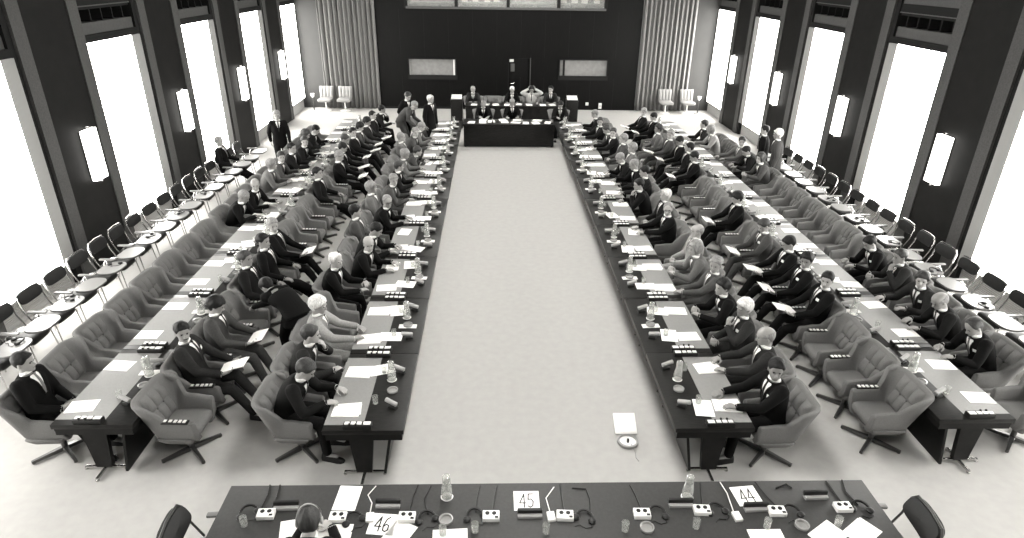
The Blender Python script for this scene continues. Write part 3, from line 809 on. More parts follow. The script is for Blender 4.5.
# ------------------------------------------------------------------ people
def bake(g, voxel, it=2, dec=None, name='m'):
    me = g.mesh(name); o = bpy.data.objects.new('tmp', me); COL.objects.link(o)
    m = o.modifiers.new('r', 'REMESH'); m.mode = 'VOXEL'; m.voxel_size = voxel; m.use_smooth_shade = True
    s = o.modifiers.new('s', 'SMOOTH'); s.factor = .5; s.iterations = it
    if dec:
        d = o.modifiers.new('d', 'DECIMATE'); d.ratio = dec
    dg = bpy.context.evaluated_depsgraph_get(); dg.update()
    out = bpy.data.meshes.new_from_object(o.evaluated_get(dg))
    bpy.data.objects.remove(o); bpy.data.meshes.remove(me)
    out.name = name; out.shade_smooth()
    return out
HEAD = [(-.052, .024, .080, .020), (-.046, .038, .092, -.010), (-.030, .050, .096, -.045), (-.012, .058, .097, -.065), (.010, .064, .095, -.082), (.035, .069, .093, -.094), (.060, .072, .094, -.103),
        (.085, .075, .095, -.107), (.110, .075, .092, -.106), (.135, .070, .080, -.098), (.155, .058, .060, -.080), (.169, .036, .030, -.050), (.176, .014, .004, -.022)]
def head_dim(z):
    for a, b in zip(HEAD, HEAD[1:]):
        if z <= b[0] or b is HEAD[-1]:
            t = max(0, min(1, (z-a[0])/(b[0]-a[0]))); return [a[i]+(b[i]-a[i])*t for i in (1, 2, 3)]
def head_pt(a, z, off=0.0, face=True):
    # a = 0 at the nose, growing towards the person's left
    w, f, b = head_dim(z); w += off; f += off; b -= off
    c, s = math.cos(a), math.sin(a)
    x = -math.copysign(abs(s)**.92, s)*w
    yc = (f+b)/2*.25
    y = yc+((f-yc) if c > 0 else (yc-b))*math.copysign(abs(c)**.85, c)
    if face and c > .2:
        for ex in (-.031, .031): y -= .011*math.exp(-((x-ex)/.014)**2-((z-.062)/.011)**2)
        y += .006*math.exp(-(x/.045)**2-((z-.082)/.010)**2)
        y -= .005*math.exp(-(x/.026)**2-((z+.006)/.004)**2)
        y += .004*math.exp(-(x/.024)**2-((z+.016)/.007)**2)+.003*math.exp(-(x/.024)**2-((z-.004)/.006)**2)
        y += .005*math.exp(-(x/.024)**2-((z+.040)/.010)**2)
    return Vector((x, y, z))
def head_geo(mx):
    g = G(); N = 32; Z = [-.052+.228*i/34 for i in range(35)]
    g.loft([[head_pt(2*PI*k/N, z) for k in range(N)] for z in Z])
    def nr(z, y, w, b): return [Vector((-w, .075, z-b)), Vector((w, .075, z-b)), Vector((w*.8, y-.004, z)), Vector((0, y, z)), Vector((-w*.8, y-.004, z))]
    g.loft([nr(.072, .096, .007, 0), nr(.050, .108, .010, 0), nr(.030, .122, .014, 0), nr(.020, .122, .018, 0), nr(.013, .104, .016, 0)])
    for s in (-1, 1): g.ball((s*.076, -.008, .045), (.010, .018, .032), 10, 6)
    g.v = [mx @ v for v in g.v]
    return g
def hand_geo(w, d, pn, side, curl=.5):
    # w wrist, d pointing direction, pn palm normal, side +1 when the thumb lies towards d x pn
    d = d.normalized(); pn = (pn-d*pn.dot(d)).normalized(); t = d.cross(pn)*side
    g = G()
    def rr_(c, hw, hh):
        r = []
        for k in range(12):
            a = 2*PI*k/12; cc, ss = math.cos(a), math.sin(a)
            r.append(c+t*(math.copysign(abs(cc)**.6, cc)*hw)+pn*(math.copysign(abs(ss)**.7, ss)*hh))
        return r
    g.loft([rr_(w-d*.03, .027, .020), rr_(w+d*.005, .027, .019), rr_(w+d*.035, .036, .016), rr_(w+d*.075, .042, .015), rr_(w+d*.092, .040, .012)])
    for off, L in ((.033, .066), (.011, .076), (-.011, .070), (-.033, .054)):
        p = w+d*.082+t*off; q = d+t*(off*1.6); ang = curl*.5; pts = [p]; ax = d.cross(pn)
        dirv = q.normalized()
        for f in (.45, .32, .23):
            dirv = (dirv*math.cos(ang)+pn*math.sin(ang)).normalized(); pts.append(pts[-1]+dirv*L*f); ang = curl*.75
        g.limb(pts, [.0088, .0085, .0078, .0065], 8)
    p = w+d*.030+t*.030
    g.limb([p, p+(d*.5+t*.8+pn*.25)*.036, p+(d*.5+t*.8+pn*.25)*.036+(d*.8+t*.35+pn*.3)*.030, p+(d*.5+t*.8+pn*.25)*.036+(d*.9+t*.1+pn*.45)*.056], [.013, .012, .0105, .008], 8)
    return g
def merge(a, b):
    n = len(a.v); a.v += b.v; a.f += [tuple(i+n for i in f) for f in b.f]
def ik(a, t, l1, l2, pole):
    d = t-a; L = min(d.length, (l1+l2)*.985); u = d.normalized(); t = a+u*L
    x = (l1*l1-l2*l2+L*L)/(2*L); h = math.sqrt(max(1e-6, l1*l1-x*x))
    p = (pole-u*pole.dot(u)).normalized()
    return a+u*x+p*h, t
V = Vector
def build_pose(name, lean=5, slouch=6, py=-.06, pz=.56, twist=0, side=0, yaw=0, pitch=-10, wl=(-.16, .45, .79), wr=(.16, .45, .79), el=None, er=None,
               hl=None, hr=None, kl=None, kr=None, al=None, ar=None, curl=.6, stand=False, coat=.0, fat=1.0, palml=(0, 0, -1), palmr=(0, 0, -1), tl=None, tr=None):
    pel = V((0, py, pz)); P = [pel]; F = []; Rr = []
    segs = (.0, .16, .16, .155, .055); fr = (.55, .85, 1.0, 1.1, 1.15)
    for i, L in enumerate(segs):
        t = R(lean*fr[i]+slouch*(-.4, 0, .6, 1.2, 1.6)[i]); sd = R(side*fr[i]); tw = R(twist*i/4)
        fwd0 = V((-math.sin(tw), math.cos(tw), 0)); rt = V((math.cos(tw), math.sin(tw), 0))
        dr = (V((0, 0, 1))*math.cos(t)+fwd0*math.sin(t)); dr = (dr+rt*math.sin(sd)).normalized()
        if L: P.append(P[-1]+dr*L)
        fw = (fwd0-dr*fwd0.dot(dr)).normalized(); F.append(fw); Rr.append(dr.cross(fw)*-1 if False else fw.cross(dr))
    base = P[-1]; up = (P[-1]-P[-2]).normalized()
    chest_r, chest_f = Rr[3], F[3]
    def torso(dx, scale=1.0):
        g = G()
        W = [(.168, .118, -.10), (.176, .125, -.04), (.172, .125, .02), (.160, .118, .085), (.158, .116, .16), (.172, .124, .255), (.180, .122, .35), (.172, .108, .425), (.130, .088, .472), (.075, .066, .508), (.058, .058, .54)]
        rings = []
        acc = [0, .16, .32, .475, .53]
        for w, d, h in W:
            i = max(0, min(3, next((k for k in range(4) if h <= acc[k+1]), 3))); t = (h-acc[i])/(acc[i+1]-acc[i])
            if t < 0: c = P[0]+(P[1]-P[0])*t*.9
            else: c = P[i].lerp(P[i+1], t)
            f = F[i].lerp(F[min(i+1, 4)], max(0, t)).normalized(); r = Rr[i].lerp(Rr[min(i+1, 4)], max(0, t)).normalized()
            dd = d*(fat if h < .3 else (1+fat)/2)
            rings.append([c+r*(math.cos(2*PI*k/24)*(w*scale+dx))+f*(math.copysign(abs(math.sin(2*PI*k/24))**.9, math.sin(2*PI*k/24))*(dd*scale+dx)) for k in range(24)])
        return g, rings
    sh = [P[3]+chest_r*(s*.172)-up*.025 for s in (-1, 1)]
    # limbs
    W = [V(wl), V(wr)]; EL, HN = [], []
    for i, s in enumerate((-1, 1)):
        pole = V((el if s < 0 else er) or (s*.5, -.5, -.9))
        e, w = ik(sh[i], W[i], .29, .265, pole); EL.append(e); W[i] = w
    hip = [pel+V((s*.095, .0, -.03)) for s in (-1, 1)]
    if stand:
        K = [V(kl) if kl else hip[0]+V((-.01, .02, -.42)), V(kr) if kr else hip[1]+V((.01, .02, -.42))]
        A = [V(al) if al else V((-.11, .0, .08)), V(ar) if ar else V((.11, .0, .08))]
        for i in range(2): K[i], A[i] = ik(hip[i], A[i], .44, .43, V((0, 1, 0)))
    else:
        A = [V(al or (-.14, .42, .085)), V(ar or (.14, .42, .085))]; K = []
        for i in range(2):
            k, a = ik(hip[i], A[i], .44, .42, V((kl, kr)[i] or (0, .6, 1))); K.append(k); A[i] = a
    # head
    nb = P[-1]; ht = R(lean*.75+slouch); hb = nb+(up*.6+V((0, 0, .4))).normalized()*.074
    yw = R(yaw+twist*.8)
    hm = Matrix.Translation(hb) @ Matrix.Rotation(yw, 4, 'Z') @ Matrix.Rotation(R(pitch), 4, 'X') @ Matrix.Rotation(R(side*.3), 4, 'Y')
    body = G(); g, rings = torso(-.012, .93); body.loft(rings)
    merge(body, head_geo(hm))
    hc = hm @ V((0, -.025, .03))
    body.limb([nb-up*.05, nb+(hc-nb)*.5, hc], [.060, .054, .054], 14)
    for i, s in enumerate((-1, 1)):
        body.limb([sh[i], EL[i], W[i]], [.046, .036, .026], 10)
        d = V((hl if s < 0 else hr) or (W[i]-EL[i])); pn = V(palml if s < 0 else palmr)
        merge(body, hand_geo(W[i], d, pn, s, curl))
        body.limb([hip[i], K[i], A[i]], [.075, .050, .036], 10)
        fd = V((tl if s < 0 else tr) or (0, 1, 0)).normalized()
        body.limb([A[i], A[i]+fd*.10-V((0, 0, .03))], [.034, .028], 8)
    out = {'head': hm}
    out['body'] = bake(body, .0065, 1, .22, 'body')
    jk = G(); g, rings = torso(.014); jk.loft(rings[:-1])
    if stand or coat:
        lo = P[0]-V((0, 0, .20)) if stand else P[0]
        if stand: jk.loft([[lo+V((math.cos(2*PI*k/20)*.19, math.sin(2*PI*k/20)*.15, -coat)) for k in range(20)], [P[0]+V((math.cos(2*PI*k/20)*.185, math.sin(2*PI*k/20)*.14, 0)) for k in range(20)]])
    for i, s in enumerate((-1, 1)):
        e, w = EL[i], W[i]; wc = w-(w-e).normalized()*.012
        jk.limb([sh[i]+chest_r*(-s*.02), sh[i].lerp(e, .5), e, e.lerp(wc, .5), wc], [.078, .066, .058, .050, .042], 14)
    # lapel roll and collar of the jacket
    out['jacket'] = bake(jk, .013, 2, .6, 'jacket')
    tr_ = G(); tr_.loft([rings[0], rings[1], rings[2]]) if False else None
    pv = [[P[0]+V((math.cos(2*PI*k/20)*w, math.sin(2*PI*k/20)*d, z)) for k in range(20)] for w, d, z in ((.12, .10, -.095), (.178, .135, -.06), (.182, .14, .0), (.172, .128, .07))]
    tr_.loft(pv)
    for i, s in enumerate((-1, 1)):
        a2 = A[i]-(A[i]-K[i]).normalized()*.03
        tr_.limb([hip[i], hip[i].lerp(K[i], .5), K[i], K[i].lerp(a2, .5), a2], [.098, .088, .070, .060, .056], 14)
    out['trousers'] = bake(tr_, .014, 2, .6, 'trousers')
    out['shoes'] = []
    for i, s in enumerate((-1, 1)):
        fd = V((tl if s < 0 else tr) or (s*.12, 1, 0)); sole = A[i].z-.085
        flat = fd.z == 0
        fd = fd.normalized(); rt = fd.cross(V((0, 0, 1))).normalized(); upv = rt.cross(fd)
        g = G(); rr2 = []
        for y, w, zt in ((-.075, .022, .06), (-.06, .034, .095), (0, .038, .085), (.06, .042, .065), (.12, .048, .05), (.17, .042, .04), (.20, .020, .028)):
            c = A[i]-upv*.085
            rr2.append([c+fd*y+rt*(-w)+upv*.0, c+fd*y+rt*w, c+fd*y+rt*w*.95+upv*zt*.5, c+fd*y+rt*w*.5+upv*zt, c+fd*y-rt*w*.5+upv*zt, c+fd*y-rt*w*.95+upv*zt*.5])
        g.loft(rr2); out['shoes'].append(g.mesh('shoe', 60))
    # shirt front, collar, tie: follow the chest of the jacket
    g, rings = torso(.0195)
    def front(h, x, o=0.0):
        # point on the chest at ring height index h (float) and sideways offset x
        i = int(min(len(rings)-2, h)); t = h-i
        def s(r):
            c = sum(r, V())/24; rv = (r[0]-c); wv = rv.length; fv = r[6]-c
            xx = max(-.95, min(.95, x/wv)); return c+rv*xx+fv*(math.sqrt(1-xx*xx))+fv.normalized()*o
        return s(rings[i]).lerp(s(rings[i+1]), t)
    sg = G()
    def sf(u, v): 
        h = 4.9+4.5*v; wd = .006+.058*min(1, v*1.15)*(1-.35*smooth(.8, 1, v)); return front(h, (u-.5)*2*wd, .002)
    sg.grid(sf, 9, 12)
    cl = G(); nb2 = P[-1]; nd = (hc-nb2).normalized(); xr = chest_r; yr = nd.cross(xr)*-1
    for dz, ra, rb in ((-.004, .060, .012), (.012, .057, .009)):
        cl.tube([nb2+nd*(dz-.012*math.sin(2*PI*k/16))+xr*ra*math.cos(2*PI*k/16)+yr*(ra*math.sin(2*PI*k/16)) for k in range(16)], rb, 8, closed=True)
    out['cuffs'] = []
    for i in range(2):
        u = (W[i]-EL[i]).normalized(); out['cuffs'].append(G().tube([W[i]-u*.03, W[i]-u*.012, W[i]+u*.006], [.030, .036, .035], 12).mesh('shirt_cuff'))
    merge(sg, cl)
    lp = G()
    for s in (-1, 1):
        def lf(u, v):
            h = 4.7+4.9*v; e = .004+.060*min(1, v*1.15)*(1-.30*smooth(.8, 1, v)); wd = .030*math.sin(PI*min(1, .12+.95*v))**.5*(1 if v < .62 else 1.25)
            return front(h, s*(e+wd*(u-.1)), .005+.004*math.sin(PI*u))
        lp.grid(lf, 5, 14)
    out['lapel'] = lp.mesh('lapels')
    sh_ = sg.mesh('shirt'); out['shirt'] = sh_
    tg = G()
    def tf(u, v):
        h = 4.9+4.6*v; wd = .024-.012*v; return front(h, (u-.5)*2*wd, .007)
    tg.grid(tf, 5, 12); tg.ball(front(9.4, 0, .006), (.016, .012, .016), 8, 6)
    out['tie'] = tg.mesh('tie')
    bg = G(); c = front(6.3, -.095, .004); fx = (front(6.3, -.07, .004)-c).normalized(); fz = (front(6.7, -.095, .004)-c).normalized(); fn = fx.cross(fz).normalized()
    q = []
    for o in (0, .004): q.append([c+fx*a*.026+fz*b*.020+fn*o*(1 if fn.y > -.2 else -1) for a, b in ((-1, -1), (1, -1), (1, 1), (-1, 1))])
    bg.loft(q); out['badge'] = bg.mesh('badge')
    out['W'] = W; out['lap'] = (W[0]+W[1])/2
    return out
# hair pieces in head space
def hair(style):
    g = G(); NA, NZ = 40, 12
    def line(a):
        a = abs((a+PI) % (2*PI)-PI); d = math.degrees(a)
        if style == 'bob': pts = [(0, .120), (35, .115), (55, .07), (75, -.03), (110, -.06), (180, -.07)]
        elif style == 'long': pts = [(0, .122), (45, .11), (62, .08), (80, .045), (95, .01), (120, -.035), (180, -.055)]
        elif style == 'receding': pts = [(0, .158), (25, .150), (45, .135), (60, .10), (76, .06), (90, .055), (108, .02), (130, -.01), (180, -.03)]
        else: pts = [(0, .128), (40, .120), (58, .09), (75, .06), (90, .058), (108, .03), (125, .0), (180, -.03)]
        for (p, z), (q, y) in zip(pts, pts[1:]):
            if d <= q: return z+(y-z)*(d-p)/(q-p)
        return pts[-1][1]
    th = {'short': .013, 'long': .022, 'bob': .028, 'receding': .010, 'side': .016, 'bald': .010}[style]
    rn = random.Random(len(style))
    if style == 'bald':
        def f(u, v):
            a = PI*.36+u*(2*PI-PI*.72); zl = line(a); e = abs(u-.5)*2; zt = .138-.038*e*e
            z = zl+(zt-zl)*v; o = th*math.sin(PI*min(1, max(0, v)))**.5
            return head_pt(a, z, o+.001, False)
        g.grid(f, 36, 8)
    else:
        ph = [rn.uniform(0, 6) for _ in range(6)]
        def f(u, v):
            a = 2*PI*u; zl = line(a); z = zl+(.176-zl)*(1-(1-v)**1.3)
            d = abs((a+PI) % (2*PI)-PI)
            o = th*min(1, (v/.30))**.6
            o *= 1+.18*math.sin(5*a+ph[0]+3*v)+.12*math.sin(11*a+ph[1]-5*v)
            if style == 'side': o *= 1+.35*math.sin(a-.5)*v
            p = head_pt(a, z, o, False)
            if v > .75: p.z += th*(v-.75)/.25
            return p
        g.grid(f, NA, NZ, wrap=True); n = len(g.v)
        g.f.append(tuple(i*NZ+NZ-1 for i in range(NA)))
    # eyebrows
    for s in (-1, 1): g.tube([(s*.016, .101, .079), (s*.031, .099, .083), (s*.046, .088, .078)], [.003, .004, .002], 5)
    return g.mesh('hair', 80)
HM = {s: hair(s) for s in ('short', 'long', 'bob', 'receding', 'side', 'bald')}
g = G()
for s in (-1, 1): g.ball((s*.031, .0845, .062), (.011, .008, .006), 10, 6)
EYE = g.mesh('eyes')
g = G(); g.tube([(-.024, .0915, -.004), (-.012, .0965, -.005), (0, .0975, -.006), (.012, .0965, -.005), (.024, .0915, -.004)], [.0015, .0035, .0042, .0035, .0015], 6)
MOUTH = g.mesh('mouth')
LIP = mat('lips', .16, .5)
g = G()
for s in (-1, 1): g.tube([(s*.033+.024*math.cos(2*PI*k/14), .101, .060+.018*math.sin(2*PI*k/14)) for k in range(14)], .0028, 5, closed=True); g.tube([(s*.056, .100, .064), (s*.076, .05, .064), (s*.078, -.01, .060)], .0025, 5)
g.tube([(-.010, .101, .064), (0, .104, .067), (.010, .101, .064)], .0028, 5)
SPEC = g.mesh('spectacles')
g = G(); g.tube([(-.030, .108, .012), (-.014, .117, .014), (0, .118, .012), (.014, .117, .014), (.030, .108, .012)], [.003, .006, .005, .006, .003], 6)
MOUST = g.mesh('moustache')
g = G(); g.tube([(.100*math.cos(PI*k/12), -.01, .05+.158*math.sin(PI*k/12)) for k in range(13)], .008, 6)
for s in (-1, 1): g.ball((s*.098, -.005, .045), (.016, .032, .036), 10, 6)
HDS = g.mesh('worn_headset')
TBL_E = .40
POSES = {
 'write': dict(lean=20, slouch=10, pitch=-34, yaw=4, wl=(-.17, .50, .795), wr=(.12, .47, .795), hl=(.35, 1, -.05), hr=(-.45, 1, -.1)),
 'read': dict(lean=12, slouch=9, pitch=-26, yaw=-8, wl=(-.19, .47, .795), wr=(.19, .49, .795), hl=(.3, 1, -.05), hr=(-.3, 1, -.05)),
 'listen': dict(lean=14, slouch=8, pitch=-6, yaw=18, wl=(-.13, .46, .795), wr=(.13, .44, .80), hl=(1, .35, 0), hr=(-1, .45, .05)),
 'listen2': dict(lean=10, slouch=6, pitch=-4, yaw=-24, wl=(-.16, .45, .795), wr=(.16, .47, .795), hl=(.8, .5, 0), hr=(-.7, .6, 0)),
 'chin': dict(lean=14, slouch=8, pitch=-8, yaw=14, wl=(-.07, .28, .955), wr=(.17, .44, .795), el=(-.5, .6, -.9), hl=(.2, -.25, 1), hr=(-.9, .5, 0), palml=(.3, -1, 0), curl=.9),
 'look_r': dict(lean=16, slouch=8, pitch=-8, yaw=-56, twist=-10, wl=(-.14, .47, .795), wr=(.18, .44, .795), hl=(.4, 1, 0), hr=(-.3, 1, 0)),
 'look_l': dict(lean=4, slouch=6, pitch=-6, yaw=62, twist=14, wl=(-.15, .44, .795), wr=(.14, .50, .795), hl=(.2, 1, 0), hr=(-.3, 1, 0)),
 'back_lap': dict(py=-.10, lean=-12, slouch=12, pitch=-4, yaw=8, wl=(-.10, .20, .66), wr=(.10, .20, .67), hl=(1, .3, -.1), hr=(-1, .3, 0), al=(-.12, .52, .085), ar=(.12, .50, .085)),
 'lap_doc': dict(py=-.10, lean=-12, slouch=12, pitch=-26, yaw=-6, wl=(-.16, .30, .72), wr=(.15, .30, .72), hl=(.55, .9, .1), hr=(-.55, .9, .1), palml=(.3, 0, 1), palmr=(-.3, 0, 1), al=(-.10, .58, .085), ar=(-.02, .58, .20), kr=(.2, .3, 1), tr=(.0, 1, .12)),
 'lap_doc2': dict(py=-.10, lean=-8, slouch=12, pitch=-30, yaw=14, wl=(-.17, .31, .70), wr=(.15, .29, .71), hl=(.55, .9, 0), hr=(-.6, .9, 0), palml=(.3, 0, 1), palmr=(-.3, 0, 1), al=(-.13, .50, .085), ar=(.13, .47, .085)),
 'doc_look_l': dict(py=-.10, lean=-13, slouch=10, pitch=-6, yaw=48, wl=(-.16, .28, .72), wr=(.16, .28, .71), hl=(.5, .9, .1), hr=(-.5, .9, .1), palml=(.3, 0, 1), palmr=(-.3, 0, 1), al=(-.08, .55, .085), ar=(.0, .60, .22), kr=(.2, .3, 1), tr=(.0, 1, .15)),
 'doc_look_r': dict(py=-.10, lean=-14, slouch=10, pitch=-5, yaw=-52, wl=(-.15, .29, .71), wr=(.17, .27, .72), hl=(.5, .9, .1), hr=(-.5, .9, .1), palml=(.3, 0, 1), palmr=(-.3, 0, 1), al=(.0, .60, .22), ar=(.10, .55, .085), kl=(-.2, .3, 1), tl=(.0, 1, .15)),
 'cross': dict(py=-.10, lean=-14, slouch=12, pitch=-2, yaw=-18, wl=(-.28, .16, .68), wr=(.26, .18, .68), hl=(.1, 1, -.15), hr=(-.1, 1, -.15), al=(-.06, .62, .085), ar=(-.04, .66, .25), kr=(.3, .2, 1), tr=(-.1, 1, .2)),
 'upright': dict(lean=-2, slouch=8, pitch=-14, yaw=-6, py=-.10, wl=(-.15, .40, .795), wr=(.16, .40, .795), hl=(.6, .8, 0), hr=(-.6, .8, 0)),
 'chin_back': dict(lean=-1, slouch=8, pitch=-6, yaw=20, py=-.10, wl=(-.06, .17, .98), wr=(.10, .26, .70), el=(-.6, .8, -.6), hl=(.25, -.2, 1), hr=(-1, .3, 0), palml=(.3, -1, 0), curl=.9),
 'look_l_back': dict(lean=-5, slouch=8, pitch=-6, yaw=55, py=-.10, wl=(-.12, .38, .795), wr=(.14, .30, .72), hl=(.6, .8, 0), hr=(-.8, .6, 0)),
 'turn_l': dict(lean=18, slouch=8, pitch=-6, yaw=40, twist=16, wl=(-.24, .42, .795), wr=(.14, .54, .795), hl=(.2, 1, 0), hr=(-.3, 1, 0)),
 'forward': dict(lean=36, slouch=12, pitch=-14, yaw=10, wl=(-.12, .54, .795), wr=(.12, .52, .795), hl=(.9, .5, 0), hr=(-.9, .5, 0)),
 'ring_arms': dict(lean=12, slouch=8, pitch=-14, yaw=0, wl=(-.13, .20, 1.22), wr=(.13, .20, 1.22), el=(-1, .3, -.5), er=(1, .3, -.5), hl=(.35, -.3, 1), hr=(-.35, -.3, 1), palml=(1, 0, 0), palmr=(-1, 0, 0)),
 'stand': dict(stand=True, pz=.96, py=0, lean=0, slouch=6, pitch=-8, yaw=10, wl=(-.24, .06, .80), wr=(.24, .06, .80), hl=(.02, .1, -1), hr=(-.02, .1, -1), palml=(1, 0, 0), palmr=(-1, 0, 0), coat=.02),
 'stand_bow': dict(stand=True, pz=.95, py=0, lean=10, slouch=12, pitch=-26, yaw=-10, wl=(-.18, .22, .95), wr=(.18, .22, .95), hl=(.4, .8, .1), hr=(-.4, .8, .1), coat=.02),
 'stoop': dict(stand=True, pz=.94, py=-.05, lean=36, slouch=16, pitch=-20, yaw=-14, wl=(-.18, .52, .86), wr=(.22, .46, .82), hl=(.3, .9, -.4), hr=(-.3, .9, -.4), coat=.0),
 'stoop_deep': dict(stand=True, pz=.93, py=-.14, lean=68, slouch=14, pitch=-48, yaw=10, wl=(-.20, .62, .80), wr=(.22, .58, .78), hl=(.2, .7, -.6), hr=(-.2, .7, -.6), coat=.0),
 'walk': dict(stand=True, pz=.95, py=0, lean=5, slouch=6, pitch=-10, yaw=0, wl=(-.24, .20, .84), wr=(.24, -.14, .82), hl=(0, .3, -1), hr=(0, -.2, -1), palml=(1, 0, 0), palmr=(-1, 0, 0), al=(-.10, -.24, .13), ar=(.10, .28, .085), coat=.02),
}
PB = {}
def pose(n):
    if n not in PB: PB[n] = build_pose(n, **POSES[n])
    return PB[n]
person_n = 0
def person(x, y, rz, pz, suit, hs, hc, label, group=None, skin=None, tie=None, badge=False, specs=False, moust=False, trousers=None, headset=False, sc=1.0, shirt=True):
    global person_n
    person_n += 1; q = random.Random(person_n*13+5)
    p = pose(pz)
    t = thing('person', label, 'person', (x, y, 0), rz, group)
    if sc != 1.0: t.scale = (sc, sc, sc)
    sk = SKIN[skin] if skin is not None else SKIN[q.choice([0, 0, 1, 1, 2])]
    obj('body', p['body'], sk, t)
    obj('jacket', p['jacket'], SUIT[suit], t)
    obj('trousers', p['trousers'], SUIT[trousers or suit], t)
    for s in p['shoes']: obj('shoe', s, M['shoe'], t)
    if shirt:
        obj('shirt', p['shirt'], M['shirt'], t); [obj('shirt_cuff', c, M['shirt'], t) for c in p['cuffs']]; obj('tie', p['tie'], tie if tie is not None else TIE[q.randrange(3)], t)
    if shirt: obj('lapels', p['lapel'], SUIT[suit], t)
    obj('mouth', MOUTH, LIP, t, mw=p['head'])
    obj('hair', HM[hs], HAIR[hc], t, mw=p['head']); obj('eyes', EYE, M['eye'], t, mw=p['head'])
    if specs: obj('spectacles', SPEC, M['lens'], t, mw=p['head'])
    if moust: obj('moustache', MOUST, HAIR[hc], t, mw=p['head'])
    if headset: obj('headset', HDS, M['midgrey'], t, mw=p['head'])
    if badge: obj('badge', p['badge'], M['white'], t)
    return t, p
def held(x, y, rz, p, label, kind='wide', tilt=16, up=.035, fwd=.10, group='papers in hand'):
    c = p['lap']; m = Matrix.Translation((x, y, 0)) @ Matrix.Rotation(rz, 4, 'Z') @ Matrix.Translation((c.x, c.y+fwd, c.z+up)) @ Matrix.Rotation(R(tilt), 4, 'X')
    o = tag(obj('document', PAP[kind], M['paper'], None), label, 'paper', group); o.matrix_world = m
    return o
# ------------------------------------------------------------------ who sits where (row, seat, pose, suit, hair, hair tone, what singles them out, options)
SUITW = {'black': 'black suit', 'dark': 'dark suit', 'charcoal': 'charcoal suit', 'grey': 'grey suit', 'mid': 'mid grey suit', 'light': 'light grey suit', 'pale': 'pale suit'}
HAIRW = {'short': 'short', 'long': 'fuller', 'bob': 'long', 'receding': 'receding', 'side': 'parted', 'bald': 'fringe of'}
POSEW = {'write': 'bent over papers', 'read': 'reading at the table', 'listen': 'listening', 'listen2': 'listening', 'chin': 'hand on chin', 'look_r': 'head turned aside', 'look_l': 'head turned aside', 'back_lap': 'leaning back',
         'lap_doc': 'papers on lap', 'lap_doc2': 'papers on lap', 'doc_look_l': 'papers on lap', 'doc_look_r': 'papers on lap', 'cross': 'legs crossed', 'upright': 'upright', 'chin_back': 'hand on chin', 'forward': 'leaning far forward'}
P = []
def add(row, k, pz, suit, hs, hc, label=None, dy=0., dx=0., **o): P.append((row, k, pz, suit, hs, hc, label, dy, dx, o))
# left inner table, from the near end
add('LA', 0, 'write', 'dark', 'side', 'brown', 'dark haired person in dark suit writing at the near end of the left inner table', .08)
add('LA', 1, 'chin', 'charcoal', 'short', 'brown', 'person in charcoal suit with hand raised, second seat of the left inner table', .06)
add('LA', 2, 'upright', 'light', 'long', 'white', 'white haired person in light grey suit, third seat of the left inner table', .04)
add('LA', 4, 'listen2', 'black', 'receding', 'white', 'white haired person in black suit, fifth seat of the left inner table', -.06, -.10)
add('LA', 5, 'look_r', 'black', 'bald', 'grey', 'balding person in black suit facing the camera at the left inner table', -.14, .06)
add('LA', 6, 'write', 'dark', 'short', 'black', None, -.15)
add('LA', 7, 'back_lap', 'grey', 'short', 'black', 'dark haired person in grey jacket leaning back, eighth seat of the left inner table', 0, -.16)
add('LA', 8, 'look_r', 'black', 'receding', 'grey', 'bespectacled person in black suit facing the camera, left inner table', -.15, .04, specs=True)
add('LA', 9, 'back_lap', 'mid', 'long', 'grey', None, -.5, -.12)
add('LA', 10, 'look_r', 'grey', 'side', 'grey', None, -.55)
for k, pz, su, hs, hc in ((11, 'listen', 'dark', 'short', 'brown'), (12, 'read', 'mid', 'long', 'grey'), (13, 'forward', 'grey', 'side', 'brown'), (14, 'back_lap', 'mid', 'receding', 'grey'), (15, 'look_r', 'grey', 'short', 'grey'),
                          (16, 'write', 'mid', 'side', 'grey'), (17, 'listen2', 'grey', 'long', 'grey'), (18, 'read', 'mid', 'short', 'grey')):
    add('LA', k, pz, su, hs, hc)
# left aisle row
add('LB', 1, 'doc_look_r', 'charcoal', 'short', 'black', 'moustached person in charcoal suit with papers, second chair of the left aisle row', -.05, 0, moust=True, badge=True)
add('LB', 2, 'lap_doc2', 'grey', 'long', 'black', 'dark haired person in grey suit reading papers, third chair of the left aisle row', -.18, .06)
add('LB', 4, 'cross', 'dark', 'short', 'brown', None, -.05)
add('LB', 5, 'cross', 'black', 'side', 'black', None, -.28, .05)
add('LB', 6, 'doc_look_r', 'black', 'short', 'grey', 'grey haired person in black suit with a sheet on crossed legs, left aisle row', -.15)
add('LB', 10, 'cross', 'dark', 'short', 'black', 'black haired person in dark suit with crossed legs between empty chairs, left aisle row', .06)
add('LB', 12, 'lap_doc', 'black', 'side', 'grey', 'person in black suit holding up wide papers, left aisle row', -.05)
for k, pz, su, hs, hc in ((13, 'lap_doc2', 'black', 'short', 'black'), (14, 'lap_doc', 'black', 'short', 'brown'), (15, 'doc_look_r', 'dark', 'side', 'black'), (16, 'lap_doc2', 'grey', 'long', 'black'), (17, 'lap_doc', 'charcoal', 'long', 'black'), (18, 'cross', 'dark', 'short', 'black'), (19, 'chin', 'dark', 'short', 'black')):
    add('LB', k, pz, su, hs, hc)
